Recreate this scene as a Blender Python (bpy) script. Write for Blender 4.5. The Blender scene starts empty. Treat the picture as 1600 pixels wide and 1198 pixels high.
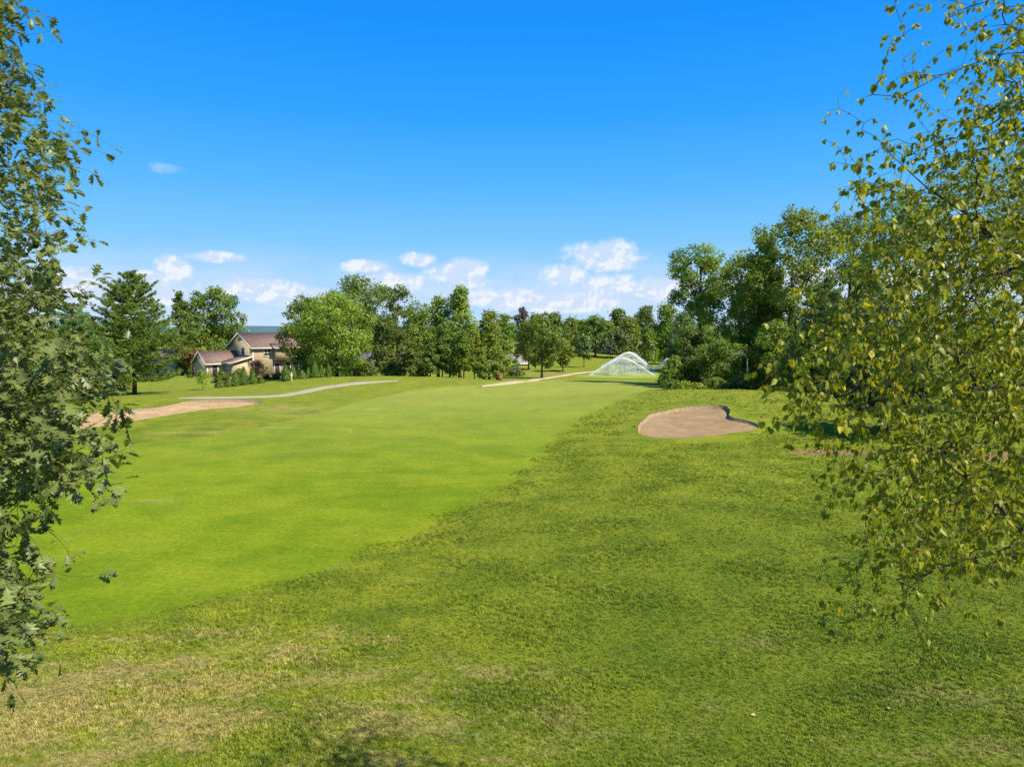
import bpy, math, random
import numpy as np
from mathutils import Vector, Matrix
R = math.radians
S = bpy.context.scene
COL = S.collection
rnd = random.Random(7)
rng = np.random.default_rng(11)

# ------------------------------------------------------------------ camera
F = 1061.0                                   # focal length in pixels of the 1600 wide photograph
PITCH = math.atan(87 / F)
CAMZ = 7.0
cam = bpy.data.cameras.new('camera'); cam.sensor_width = 36; cam.lens = 36 * F / 1600
cam.clip_start = 0.1; cam.clip_end = 12000
co = bpy.data.objects.new('camera', cam); COL.objects.link(co)
co.location = (0, 0, CAMZ); co.rotation_euler = (R(90) - PITCH, 0, 0)
S.camera = co

# ------------------------------------------------------------------ view, sun, sky
S.view_settings.view_transform = 'Standard'; S.view_settings.look = 'None'
S.view_settings.gamma = 1; S.view_settings.use_curve_mapping = False
EXPO = 1.15
S.view_settings.exposure = EXPO
SUN_EL, SUN_AZ = R(48), R(121)               # azimuth clockwise from the view direction (+Y)
sd = Vector((math.sin(SUN_AZ) * math.cos(SUN_EL), math.cos(SUN_AZ) * math.cos(SUN_EL), math.sin(SUN_EL)))
sl = bpy.data.lights.new('sun', 'SUN'); sl.energy = 3.9; sl.angle = R(0.5); sl.color = (1, .92, .79)
so = bpy.data.objects.new('sun', sl); COL.objects.link(so); so.location = (40, -20, 60)
so.rotation_euler = sd.to_track_quat('Z', 'Y').to_euler()
W = bpy.data.worlds.new('World'); S.world = W; W.use_nodes = True
SKYS = 0.1

class NT:
    """tiny helper to write node trees as expressions"""
    def __init__(s, tree, clear=True):
        s.t = tree
        if clear: tree.nodes.clear()
    def n(s, typ, ins=None, **props):
        nd = s.t.nodes.new(typ)
        for k, v in props.items(): setattr(nd, k, v)
        for k, v in (ins or {}).items(): s.put(nd.inputs[k], v)
        return nd
    def put(s, sock, v):
        if isinstance(v, bpy.types.NodeSocket): s.t.links.new(v, sock)
        elif v is not None: sock.default_value = v
    def m(s, op, a, b=None, c=None, clamp=False):
        nd = s.t.nodes.new('ShaderNodeMath'); nd.operation = op; nd.use_clamp = clamp
        for i, v in enumerate((a, b, c)):
            if v is not None: s.put(nd.inputs[i], v)
        return nd.outputs[0]
    def step(s, v, lo, hi):
        nd = s.n('ShaderNodeMapRange', {'Value': v, 'From Min': lo, 'From Max': hi}, interpolation_type='SMOOTHSTEP')
        return nd.outputs[0]
    def mix(s, f, a, b, mode='MIX'):
        nd = s.n('ShaderNodeMix', data_type='RGBA', blend_type=mode)
        s.put(nd.inputs[0], f); s.put(nd.inputs[6], rgba(a)); s.put(nd.inputs[7], rgba(b))
        return nd.outputs[2]
    def noise(s, vec, scale, detail=4, rough=.55, out=0):
        return s.n('ShaderNodeTexNoise', {'Vector': vec, 'Scale': scale, 'Detail': detail, 'Roughness': rough}).outputs[out]
    def vscale(s, vec, x, y, z):
        return s.n('ShaderNodeVectorMath', {0: vec, 1: (x, y, z)}, operation='MULTIPLY').outputs[0]
    def ramp(s, f, stops):
        nd = s.n('ShaderNodeValToRGB', {'Fac': f}); cr = nd.color_ramp
        while len(cr.elements) < len(stops): cr.elements.new(.5)
        for e, (p, c) in zip(cr.elements, stops): e.position = p; e.color = rgba(c)
        return nd.outputs[0]
    def curve(s, v, pts):
        nd = s.n('ShaderNodeFloatCurve', {'Value': v}); c = nd.mapping.curves[0]
        nd.mapping.use_clip = False
        while len(c.points) < len(pts): c.points.new(.5, .5)
        for p, (x, y) in zip(c.points, pts): p.location = (x, y)
        nd.mapping.update()
        return nd.outputs[0]
def rgba(c):
    return (c[0], c[1], c[2], 1) if isinstance(c, (tuple, list)) and len(c) == 3 else c

def build_sky():
    N = NT(W.node_tree)
    d = N.n('ShaderNodeTexCoord').outputs['Generated']
    sp = N.n('ShaderNodeSeparateXYZ', {0: d})
    x, y, z = sp.outputs
    tex = N.n('ShaderNodeTexSky', sky_type='NISHITA', sun_disc=False)
    tex.sun_elevation = SUN_EL; tex.sun_rotation = SUN_AZ
    tex.altitude = 200; tex.air_density = 1.0; tex.dust_density = .4; tex.ozone_density = 3
    k = 1 / (SKYS * 2 ** EXPO)
    grad = N.ramp(N.m('MULTIPLY_ADD', z, 1 / .9, .1 / .9), [      # position = (z + 0.1) / 0.9
        (0.0, (.42, .60, .90)), (.115, (.48, .72, .97)), (.17, (.37, .67, 1.0)), (.25, (.20, .575, 1.0)),
        (.33, (.088, .47, 1.0)), (.43, (.022, .365, 1.0)), (.55, (.004, .29, 1.0)), (.75, (.02, .24, .74)), (1, (.03, .19, .52))])
    grad = N.n('ShaderNodeVectorMath', {0: grad, 3: k}, operation='SCALE').outputs[0]
    base = N.mix(.965, tex.outputs[0], grad)
    az = N.m('ARCTAN2', x, y)
    el = N.m('ARCSINE', z)
    # clouds: patches of broken cumulus in the direction they stand in
    blobs = [(945,398,66,26),(880,430,40,17),(955,445,44,18),(1000,452,60,14),(722,424,58,24),(572,416,34,11),(655,406,36,13),
             (278,420,26,21),(250,436,40,12),(338,401,48,9),(272,262,22,8),(395,452,80,18),(225,462,70,18),(120,448,60,24),(795,468,70,18),
             (880,474,110,16),(1040,450,60,18),(610,440,60,16),(470,462,70,16),(1300,440,200,22),(-300,430,180,30),(-900,400,300,40),(2100,420,300,40)]
    n1 = N.noise(N.vscale(d, 1, 1, 1.15), 21, 10, .6)
    n2 = N.noise(N.vscale(N.n('ShaderNodeVectorMath', {0: d, 1: (.004, 0, -.006)}, operation='ADD').outputs[0], 1, 1, 1.15), 21, 10, .6)
    m = None
    for px, py, rx, ry in blobs:
        a0 = math.atan((px - 800) / F); e0 = math.atan((599 - py) / F) - PITCH
        e0 = math.asin(math.sin(e0) * math.cos(a0)) if abs(a0) < 1 else e0
        u = N.m('MULTIPLY', N.m('SUBTRACT', az, a0), F / (rx * 1.25)); v = N.m('MULTIPLY', N.m('SUBTRACT', el, e0), F / (ry * 1.3))
        q = N.m('SUBTRACT', 1, N.m('SQRT', N.m('ADD', N.m('MULTIPLY', u, u), N.m('MULTIPLY', v, v))), clamp=True)
        m = q if m is None else N.m('MAXIMUM', m, q)
    cover = N.m('ADD', N.m('MULTIPLY', m, 1.25), N.m('MULTIPLY', N.m('SUBTRACT', n1, .5), 1.7))
    dens = N.m('MULTIPLY', N.step(cover, .12, .70), N.m('GREATER_THAN', m, .001))
    dens = N.m('MULTIPLY', dens, N.step(m, 0, .22))
    veil = N.m('MULTIPLY', N.m('MULTIPLY', N.step(el, R(7.2), R(2.2)), N.step(N.noise(N.vscale(d, 1, 1, 3.2), 9, 6), .32, .62)), .65)
    faint = N.m('SUBTRACT', 1, N.m('MULTIPLY', N.step(el, R(6.0), R(10)), .72))
    dens = N.m('MULTIPLY', dens, N.m('MULTIPLY', faint, .85))
    lit = N.step(N.m('SUBTRACT', n1, n2), -.03, .05)
    wc = N.mix(lit, tuple(k * c for c in (.66, .78, .98)), tuple(k * c for c in (.93, .95, 1.0)))
    c = N.mix(veil, base, tuple(k * c for c in (.68, .80, .97)))
    c = N.mix(dens, c, wc)
    bg = N.n('ShaderNodeBackground', {'Color': c, 'Strength': SKYS})
    out = N.n('ShaderNodeOutputWorld'); N.t.links.new(bg.outputs[0], out.inputs[0])
build_sky()

# ------------------------------------------------------------------ terrain height
_ys = np.arange(-60, 4001, 1.0)
_zs = np.interp(_ys, [-60, 60, 78, 85, 100, 130, 150, 180, 220, 260, 400, 900, 4000],
                     [0, 0, -.02, -.12, -.95, -2.3, -2.35, -2.0, -.5, -.3, -2, -12, -12])
_k = np.hanning(13); _k /= _k.sum()
_zs = np.convolve(np.pad(_zs, 6, mode='edge'), _k, 'valid')
def sst(v, a, b):
    t = np.clip((v - a) / (b - a), 0, 1); return t * t * (3 - 2 * t)
def gau(x, y, cx, cy, sx, sy, rot=0):
    c, s = math.cos(rot), math.sin(rot); dx, dy = x - cx, y - cy
    u = dx * c + dy * s; v = -dx * s + dy * c
    return np.exp(-.5 * ((u / sx) ** 2 + (v / sy) ** 2))
def H(x, y):
    x = np.asarray(x, float); y = np.asarray(y, float)
    z = np.interp(y, _ys, _zs)
    z = z + 1.05 * gau(x, y, -17, 87, 12, 7.5, .1)
    z = z + .55 * gau(x, y, -31, 63, 11, 5, -.1)
    z = z - .8 * sst(-x, 27, 42) * sst(y, 70, 86) * (1 - sst(y, 92, 108)) + .55 * gau(x, y, -46, 116, 16, 11)
    z = z + 1.35 * gau(x, y, 19, 60, 10, 8.5) + .9 * sst(x, 20, 45) * sst(y, 25, 60) * (1 - sst(y, 90, 140))
    z = z - .28 * gau(x, y, 3, 72, 13, 3.2) + .18 * gau(x, y, 6, 78, 16, 3)
    z = z + .22 * gau(x, y, 10, 104, 8, 5) + .5 * gau(x, y, 28, 150, 14, 7)
    z = z + .05 * np.sin(x * .31 + 1) * np.sin(y * .23 + 2) + .02 * np.sin(x * .9 + y * .4) * np.sin(y * .77 - x * .2)
    return z
def h1(x, y): return float(H(x, y))
def ray(px, py):
    dx, dy = (px - 800) / F, (599 - py) / F
    c, s = math.cos(PITCH), math.sin(PITCH)
    return np.array([dx, c + s * dy, -s + c * dy])
def P(px, py, Y):
    d = ray(px, py); return np.array([0, 0, CAMZ]) + d * (Y / d[1])
def G(px, py):
    d = ray(px, py); d = d / d[1]; Y = 5.0
    while Y < 600:
        p = np.array([0, 0, CAMZ]) + d * Y
        if p[2] < h1(p[0], p[1]): return p
        Y += .2
    return np.array([0, 0, CAMZ]) + d * 300
def project(p):
    c, s = math.cos(PITCH), math.sin(PITCH)
    x, y, z = p[..., 0], p[..., 1], p[..., 2] - CAMZ
    f = y * c - z * s; u = y * s + z * c
    return 800 + F * x / f, 599 - F * u / f, f

# ------------------------------------------------------------------ object helpers
def props(o, label=None, cat=None, group=None, kind=None):
    if label: o['label'] = label
    if cat: o['category'] = cat
    if group: o['group'] = group
    if kind: o['kind'] = kind
    return o
def thing(name, label, cat, loc=(0, 0, 0), rz=0, group=None):
    o = bpy.data.objects.new(name, None); COL.objects.link(o); o.empty_display_size = .3
    o.location = [float(v) for v in loc]; o.rotation_euler = (0, 0, rz)
    return props(o, label, cat, group)
def fast_mesh(name, V, faces, mat=None, tint=None, smooth=False):
    """V (n,3); faces: list of int arrays (m,k)"""
    me = bpy.data.meshes.new(name)
    V = np.ascontiguousarray(V, dtype=np.float32)
    me.vertices.add(len(V)); me.vertices.foreach_set('co', V.ravel())
    faces = [np.asarray(f, dtype=np.int32) for f in faces if len(f)]
    loops = np.concatenate([f.ravel() for f in faces])
    tot = np.concatenate([np.full(len(f), f.shape[1], dtype=np.int32) for f in faces])
    start = np.concatenate([[0], np.cumsum(tot)[:-1]]).astype(np.int32)
    me.loops.add(len(loops)); me.loops.foreach_set('vertex_index', loops)
    me.polygons.add(len(tot)); me.polygons.foreach_set('loop_start', start)
    me.update(calc_edges=True)
    if smooth: me.polygons.foreach_set('use_smooth', np.ones(len(tot), dtype=bool))
    if tint is not None:
        a = me.attributes.new('tint', 'FLOAT', 'POINT'); a.data.foreach_set('value', np.asarray(tint, dtype=np.float32))
    if mat: me.materials.append(mat)
    return me
def link(name, me, parent=None, loc=None):
    o = bpy.data.objects.new(name, me); COL.objects.link(o)
    if parent: o.parent = parent
    if loc is not None: o.location = [float(v) for v in loc]
    return o
class MB:
    """collects simple solids into one mesh"""
    def __init__(s): s.v = []; s.f = {}; s.n = 0; s.t = []
    def add(s, V, faces, tint=None):
        V = np.asarray(V, float)
        for f in faces:
            f = np.asarray(f)
            if len(f): s.f.setdefault(f.shape[1], []).append(f + s.n)
        s.v.append(V); s.n += len(V)
        s.t.append(np.full(len(V), .5) if tint is None else np.broadcast_to(tint, (len(V),)))
    def box(s, x0, x1, y0, y1, z0, z1):
        V = [(x, y, z) for z in (z0, z1) for y in (y0, y1) for x in (x0, x1)]
        s.add(V, [np.array([[0, 2, 3, 1], [4, 5, 7, 6], [0, 1, 5, 4], [2, 6, 7, 3], [0, 4, 6, 2], [1, 3, 7, 5]])]); return s
    def poly(s, pts): s.add(pts, [np.arange(len(pts))[None, :]]); return s
    def prism(s, pts, off):
        """closed polygon pts (n,3) extruded by vector off"""
        n = len(pts); P_ = np.array(pts, float); Q = P_ + np.array(off, float)
        s.add(np.vstack([P_, Q]), [np.arange(n)[None, ::-1], (np.arange(n) + n)[None, :],
              np.array([[i, (i + 1) % n, (i + 1) % n + n, i + n] for i in range(n)])]); return s
    def tube(s, pts, rad, sides=6, cap=True):
        pts = np.asarray(pts, float); n = len(pts); rad = np.broadcast_to(rad, (n,))
        d = np.gradient(pts, axis=0); d /= np.linalg.norm(d, axis=1)[:, None] + 1e-9
        ref = np.array([0, 0, 1.0]) if abs(d[0][2]) < .9 else np.array([1.0, 0, 0])
        a = np.cross(d, ref); a /= np.linalg.norm(a, axis=1)[:, None] + 1e-9
        b = np.cross(d, a)
        th = np.linspace(0, 2 * math.pi, sides, endpoint=False)
        V = pts[:, None, :] + rad[:, None, None] * (a[:, None, :] * np.cos(th)[None, :, None] + b[:, None, :] * np.sin(th)[None, :, None])
        i = np.arange(n - 1)[:, None] * sides; j = np.arange(sides)[None, :]; j2 = (j + 1) % sides
        q = np.stack([i + j, i + j2, i + sides + j2, i + sides + j], -1).reshape(-1, 4)
        fs = [q]
        if cap: fs += [np.arange(sides)[None, ::-1], (np.arange(sides) + (n - 1) * sides)[None, :]]
        s.add(V.reshape(-1, 3), fs); return s
    def mesh(s, name, mat, smooth=False, tint=False):
        return fast_mesh(name, np.vstack(s.v), [np.vstack(v) for v in s.f.values()], mat, np.concatenate(s.t) if tint else None, smooth)
    def build(s, name, mat, parent=None, smooth=False, loc=None):
        return link(name, s.mesh(name, mat, smooth), parent, loc)

# ------------------------------------------------------------------ materials
def mat_new(name):
    m = bpy.data.materials.new(name); m.use_nodes = True
    return m, NT(m.node_tree)
def finish(N, bsdf): N.t.links.new(bsdf, N.n('ShaderNodeOutputMaterial').inputs[0])
def simple(name, c, rough=.7, var=.12, scale=6, bump=0, metal=0, spec=.3):
    m, N = mat_new(name)
    p = N.n('ShaderNodeTexCoord').outputs['Object']
    n = N.noise(p, scale, 5)
    col = N.mix(n, tuple(v * (1 - 2 * var) for v in c), tuple(min(1, v * (1 + 2 * var)) for v in c))
    b = N.n('ShaderNodeBsdfPrincipled', {'Base Color': col, 'Roughness': rough, 'Metallic': metal, 'Specular IOR Level': spec})
    if bump:
        bp = N.n('ShaderNodeBump', {'Height': N.noise(p, scale * 4, 4), 'Strength': bump, 'Distance': .02}); N.put(b.inputs['Normal'], bp.outputs[0])
    finish(N, b.outputs[0]); return m
def leaf_mat(name, dark, light, trans=.35, rough=.5, spec=.35, hue_var=.0, extra=None):
    m, N = mat_new(name)
    t = N.n('ShaderNodeAttribute', attribute_name='tint').outputs['Fac']
    r = N.n('ShaderNodeObjectInfo').outputs['Random']
    f = N.m('ADD', N.m('MULTIPLY', t, .85), N.m('MULTIPLY', r, .15), clamp=True)
    if extra is not None: c = N.ramp(f, [(0, dark), (.55, tuple((a + b) / 2 for a, b in zip(dark, light))), (.86, light), (1, extra)])
    else: c = N.mix(f, dark, light)
    c = N.n('ShaderNodeHueSaturation', {'Hue': N.m('MULTIPLY_ADD', r, .03, .485), 'Saturation': 1, 'Value': N.m('MULTIPLY_ADD', r, .25, .88), 'Color': c}).outputs[0]
    p = N.n('ShaderNodeBsdfPrincipled', {'Base Color': c, 'Roughness': rough, 'Specular IOR Level': spec})
    c2 = N.mix(1, c, (1.25, 1.15, .55), 'MULTIPLY')
    tr = N.n('ShaderNodeBsdfTranslucent', {'Color': c2})
    mx = N.n('ShaderNodeMixShader', {0: trans, 1: p.outputs[0], 2: tr.outputs[0]})
    finish(N, mx.outputs[0]); return m

LEAF = {
 'green':  leaf_mat('leaf_green', (0.088, 0.148, 0.020), (0.245, 0.321, 0.038), trans=0.45),
 'yellow': leaf_mat('leaf_yellow_green', (.112, .178, .020), (.285, .350, .040), trans=.45),
 'dark':   leaf_mat('leaf_dark_green', (0.069, 0.121, 0.020), (0.196, 0.263, 0.040), trans=.45),
 'lush':   leaf_mat('leaf_lush', (0.088, 0.174, 0.018), (0.235, 0.356, 0.031), trans=0.45),
 'blue':   leaf_mat('leaf_blue_green', (0.088, 0.139, 0.046), (0.193, 0.256, 0.081), trans=0.45),
 'bright': leaf_mat('leaf_bright', (0.175, 0.264, 0.023), (0.350, 0.449, 0.040), trans=0.45),
 'purple': leaf_mat('leaf_purple', (0.058, 0.046, 0.042), (0.156, 0.117, 0.096), trans=0.40),
 'maroon': leaf_mat('leaf_maroon', (0.091, 0.046, 0.036), (0.247, 0.130, 0.090), trans=0.40),
 'rust':   leaf_mat('leaf_rust', (0.130, 0.111, 0.024), (0.286, 0.208, 0.042), trans=0.40),
 'pine':   leaf_mat('needle_green', (0.074, 0.150, 0.018), (0.230, 0.325, 0.039), trans=0.38),
 'bluepine': leaf_mat('needle_blue_green', (0.088, 0.163, 0.044), (0.203, 0.325, 0.083), trans=0.38),
 'darkpine': leaf_mat('needle_dark', (0.033, 0.065, 0.019), (0.091, 0.143, 0.036), trans=0.30),
 'cedar':  leaf_mat('cedar_green', (0.061, 0.124, 0.015), (0.176, 0.260, 0.031), trans=0.38),
}
OAK = leaf_mat('oak_leaf', (.090, .122, .030), (.245, .285, .072), trans=.38, rough=.42, spec=.45)
BIRCH = leaf_mat('birch_leaf', (.125, .155, .012), (.36, .36, .022), trans=.48, rough=.45, spec=.35, extra=(.60, .46, .03))
def bark_mat(name, c, sc=14):
    m, N = mat_new(name)
    p = N.vscale(N.n('ShaderNodeTexCoord').outputs['Object'], 1, 1, .25)
    n = N.noise(p, sc, 6, .65)
    col = N.mix(N.step(n, .35, .65), tuple(v * .5 for v in c), tuple(v * 1.35 for v in c))
    bp = N.n('ShaderNodeBump', {'Height': n, 'Strength': .7, 'Distance': .03})
    b = N.n('ShaderNodeBsdfPrincipled', {'Base Color': col, 'Roughness': .85, 'Normal': bp.outputs[0], 'Specular IOR Level': .2})
    finish(N, b.outputs[0]); return m
BARK = bark_mat('bark_brown', (.10, .075, .052)); BARKD = bark_mat('bark_dark', (.055, .042, .032)); BARKG = bark_mat('bark_grey', (.20, .17, .13))

# pixel-described boundaries turned into ground positions
RIGHT_EDGE = [(-60, 990), (0, 985), (150, 975), (330, 940), (470, 905), (560, 868), (640, 838), (715, 800), (775, 768), (820, 735), (850, 705), (872, 680), (905, 655), (955, 632), (1000, 615), (1030, 607)]
LEFT_EDGE = [(-200, 740), (-40, 716), (90, 700), (240, 690), (350, 677), (450, 658), (520, 640), (570, 625), (640, 611), (720, 603), (760, 599)]
def edge_world(pts):
    w = np.array([G(*p)[:2] for p in pts]); o = np.argsort(w[:, 1]); return w[o]
RE, LE = edge_world(RIGHT_EDGE), edge_world(LEFT_EDGE)
def poly_px(pts): return np.array([G(*p)[:2] for p in pts])
def chaikin(p, n=3, closed=True):
    p = np.asarray(p, float)
    for _ in range(n):
        q = np.roll(p, -1, axis=0) if closed else p[1:]
        a = p if closed else p[:-1]
        r = np.empty((len(a) * 2, p.shape[1])); r[0::2] = .75 * a + .25 * q; r[1::2] = .25 * a + .75 * q
        p = r if closed else np.vstack([p[:1], r, p[-1:]])
    return p
def wobble(p, amp, seed):
    g = np.random.default_rng(seed); n = len(p); k = g.normal(size=n)
    k = np.convolve(np.concatenate([k[-3:], k, k[:3]]), np.ones(5) / 5, 'same')[3:-3]
    t = np.roll(p, -1, 0) - np.roll(p, 1, 0); nn = np.stack([t[:, 1], -t[:, 0]], 1); nn /= np.linalg.norm(nn, axis=1)[:, None] + 1e-9
    return p + nn * (amp * k)[:, None]
BUNK_R = wobble(chaikin(poly_px([(993, 680), (1000, 664), (1012, 650), (1040, 643), (1075, 637), (1112, 635), (1138, 637), (1142, 645), (1136, 652), (1148, 656), (1172, 660), (1192, 668),
                          (1180, 674), (1150, 679), (1110, 685), (1060, 688), (1020, 688)])), .09, 3)
BUNK_L = wobble(chaikin(poly_px([(112, 664), (135, 652), (165, 644), (220, 641), (262, 637), (283, 630), (320, 627), (370, 626), (408, 628), (412, 631), (385, 636), (330, 641), (280, 648), (215, 659), (165, 668), (125, 674)])), .09, 4)

def axis_nodes(lo, hi, step, far_lo, far_hi, g=1.13):
    a = list(np.arange(lo, hi + 1e-6, step)); s = step; v = a[-1]
    while v < far_hi: s *= g; v += s; a.append(v)
    s = step; v = a[0]; pre = []
    while v > far_lo: s *= g; v -= s; pre.append(v)
    return np.array(pre[::-1] + a)
def sdist(poly, X, Y):
    """signed distance (negative inside) and nearest boundary point"""
    A = poly; B = np.roll(poly, -1, 0); best = np.full(X.shape, 1e9); nx = np.zeros_like(X); ny = np.zeros_like(X); ins = np.zeros(X.shape, bool)
    for (ax, ay), (bx, by) in zip(A, B):
        dx, dy = bx - ax, by - ay; L = dx * dx + dy * dy + 1e-12
        t = np.clip(((X - ax) * dx + (Y - ay) * dy) / L, 0, 1); qx, qy = ax + t * dx, ay + t * dy
        d = np.hypot(X - qx, Y - qy); u = d < best
        best = np.where(u, d, best); nx = np.where(u, qx, nx); ny = np.where(u, qy, ny)
        c = ((ay > Y) != (by > Y)) & (X < (bx - ax) * (Y - ay) / (by - ay + 1e-12) + ax); ins ^= c
    return np.where(ins, -best, best), nx, ny

def grass_colour(N, ground=False):
    """turf colour by the place it grows at, with tree shade painted in near right"""
    pos = N.n('ShaderNodeNewGeometry').outputs['Position']
    sp = N.n('ShaderNodeSeparateXYZ', {0: pos}); x, y, _ = sp.outputs
    flat = N.n('ShaderNodeCombineXYZ', {0: x, 1: y, 2: 0.0}).outputs[0]
    big = N.noise(flat, .11, 4, .6); mid = N.noise(flat, .45, 6, .62); mid2 = N.noise(N.vscale(flat, .7, 1.2, 1), 1.3, 6, .68)
    fine = N.noise(flat, 6, 5, .7); vfine = N.noise(flat, 34, 3, .7)
    # rough
    c = N.mix(N.step(mid, .34, .66), (.105, .148, .013), (.190, .222, .020))
    c = N.mix(N.m('MULTIPLY', N.step(mid2, .50, .72), .55), c, (.265, .270, .022))
    c = N.mix(N.m('MULTIPLY', N.step(mid2, .46, .30), .55), c, (.060, .108, .016))
    dry = None
    def ell(px, py, rx, ry, k=1.0, rot=0):
        nonlocal dry
        g = G(px, py); cs, sn = math.cos(rot), math.sin(rot)
        u = N.m('SUBTRACT', x, float(g[0])); v = N.m('SUBTRACT', y, float(g[1]))
        a = N.m('MULTIPLY', N.m('ADD', N.m('MULTIPLY', u, cs), N.m('MULTIPLY', v, sn)), 1 / rx)
        b = N.m('MULTIPLY', N.m('SUBTRACT', N.m('MULTIPLY', v, cs), N.m('MULTIPLY', u, sn)), 1 / ry)
        q = N.m('SUBTRACT', 1, N.m('SQRT', N.m('ADD', N.m('MULTIPLY', a, a), N.m('MULTIPLY', b, b))), clamp=True)
        return N.m('MULTIPLY', q, k)
    def mx(l):
        m = l[0]
        for q in l[1:]: m = N.m('MAXIMUM', m, q)
        return m
    noisy = N.m('MULTIPLY', N.m('SUBTRACT', N.m('ADD', N.m('MULTIPLY', N.noise(N.vscale(flat, .7, 1.3, 1), .9, 7, .72), .7), N.m('MULTIPLY', fine, .3)), .5), 2.4)
    dm = mx([ell(100, 1120, 8.5, 4.2, 1.0, .25), ell(340, 1030, 5.0, 1.6, .8, .3), ell(560, 1120, 6, 2.6, .62, .2), ell(850, 1150, 5, 2, .42), ell(1180, 1010, 2.2, .8, .5), ell(1500, 1090, 2.6, .9, .6),
             ell(700, 1060, 3, 1.0, .5), ell(440, 638, 7, 3.5, .85, .25), ell(480, 648, 6, 2.2, .8, .3), ell(300, 676, 4.5, 1.0, .8, .1), ell(385, 665, 6, 1.0, .7, .2), ell(870, 588, 10, 5, .55), ell(1530, 1180, 3, 1, .6)])
    dry = N.step(N.m('ADD', N.m('MULTIPLY', dm, .95), N.m('MULTIPLY', noisy, 1.9)), .12, 1.0)
    dry = N.m('MULTIPLY', dry, N.step(dm, 0, .12))
    c = N.mix(N.m('MULTIPLY', dry, .68), c, N.mix(fine, (.22, .165, .06), (.42, .33, .16)))
    # general thin dry flecks in the rough
    c = N.mix(N.m('MULTIPLY', N.step(N.noise(flat, 2.3, 6, .75), .56, .74), .45), c, (.27, .225, .075))
    # mown fairway
    jig = N.m('MULTIPLY', N.m('SUBTRACT', N.noise(flat, 1.1, 5, .7), .5), 1.3)
    def edge(pts):
        y0, y1 = -5., 130.; x0, x1 = -60., 60.
        pp = [((b - y0) / (y1 - y0), (a - x0) / (x1 - x0)) for a, b in pts]
        pp = [(0., pp[0][1])] + pp + [(1., pp[-1][1])]
        v = N.curve(N.m('MULTIPLY_ADD', y, 1 / (y1 - y0), -y0 / (y1 - y0), clamp=True), pp)
        return N.m('MULTIPLY_ADD', v, x1 - x0, x0)
    fr = N.step(N.m('DIVIDE', N.m('ADD', N.m('SUBTRACT', edge(RE), x), jig), N.m('MULTIPLY_ADD', N.m('MAXIMUM', N.m('SUBTRACT', y, 22), 0), .022, .13)), -1, 1)
    fl = N.step(N.m('ADD', N.m('SUBTRACT', x, edge(LE)), jig), -.5, .5)
    near = N.step(N.m('ADD', y, N.m('MULTIPLY', jig, .5)), 108, 98)
    far_f = N.m('MULTIPLY', N.m('MULTIPLY', fr, fl), near)
    c = N.mix(N.m('MULTIPLY', N.m('MULTIPLY', N.step(N.m('ADD', x, N.m('MULTIPLY', mid, 6)), -1, 8), N.step(y, 36, 14)), .5), c, (.085, .135, .014))  # shade over the near right rough, painted in as darker green
    c = N.mix(N.m('MULTIPLY', N.step(y, 34, 70), .5), c, N.mix(N.step(mid2, .4, .6), (.155, .195, .022), (.225, .245, .042)))
    fc = N.mix(N.step(N.m('ADD', N.m('MULTIPLY', big, .5), N.m('MULTIPLY', mid, .5)), .38, .62), (.102, .164, .006), (.155, .212, .009))
    fc = N.mix(N.m('MULTIPLY', N.step(N.noise(N.vscale(flat, .5, 1, 1), .3, 3), .45, .62), .35), fc, (.200, .228, .014))
    fc = N.mix(N.m('MULTIPLY', N.step(y, 25, 75), .45), fc, (.290, .295, .075))
    fc = N.mix(N.m('MULTIPLY', mx([ell(585, 640, 1.2, .6, 1.2), ell(240, 783, 1.6, .5, .5), ell(410, 668, 3, .8, .6)]), .6), fc, (.30, .27, .10))
    fc = N.mix(N.m('MULTIPLY', N.step(mid2, .42, .62), .5), fc, N.mix(1, fc, (1.22, 1.12, 1.5), 'MULTIPLY'))
    fc = N.mix(N.m('MULTIPLY', N.step(N.noise(N.vscale(flat, .6, 1.6, 1), .9, 5, .7), .45, .68), .45), fc, N.mix(1, fc, (.74, .84, .9), 'MULTIPLY'))
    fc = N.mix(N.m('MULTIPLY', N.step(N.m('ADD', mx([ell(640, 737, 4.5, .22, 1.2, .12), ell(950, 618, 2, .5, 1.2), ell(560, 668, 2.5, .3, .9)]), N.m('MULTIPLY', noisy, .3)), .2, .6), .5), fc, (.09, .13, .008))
    c = N.mix(far_f, c, fc)
    # putting green beyond the dip
    g = G(985, 589)
    pg = N.m('SUBTRACT', 1, N.m('SQRT', N.m('ADD', N.m('POWER', N.m('MULTIPLY', N.m('SUBTRACT', x, float(g[0]) + 2), 1 / 12), 2), N.m('POWER', N.m('MULTIPLY', N.m('SUBTRACT', y, float(g[1]) + 2), 1 / 9), 2))))
    c = N.mix(N.step(pg, -.02, .03), c, (.25, .30, .055))
    # mulch / bare earth under the right hand trees
    earth = mx([ell(1300, 708, 3.2, 1.0, 1.4), ell(1500, 712, 5, 2.2, 1.1), ell(830, 584, 10, 2.2, 1.2)])
    em = N.step(N.m('ADD', earth, N.m('MULTIPLY', noisy, .35)), .18, .5)
    em = N.m('MULTIPLY', em, N.step(earth, 0, .08))
    c = N.mix(N.m('MULTIPLY', em, .85), c, N.mix(fine, (.20, .12, .07), (.36, .23, .14)))
    # blade-scale speckle
    c = N.mix(1, c, N.mix(N.step(vfine, .3, .7), (.60, .64, .55), (1.38, 1.34, 1.4)), 'MULTIPLY')
    c = N.mix(1, c, N.mix(N.step(fine, .3, .7), (.78, .82, .72), (1.22, 1.18, 1.25)), 'MULTIPLY')
    if ground: c = N.mix(1, c, N.mix(far_f, (.98, .98, .95), (1, 1, 1)), 'MULTIPLY')
    return c, far_f, flat, vfine, fine
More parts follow.
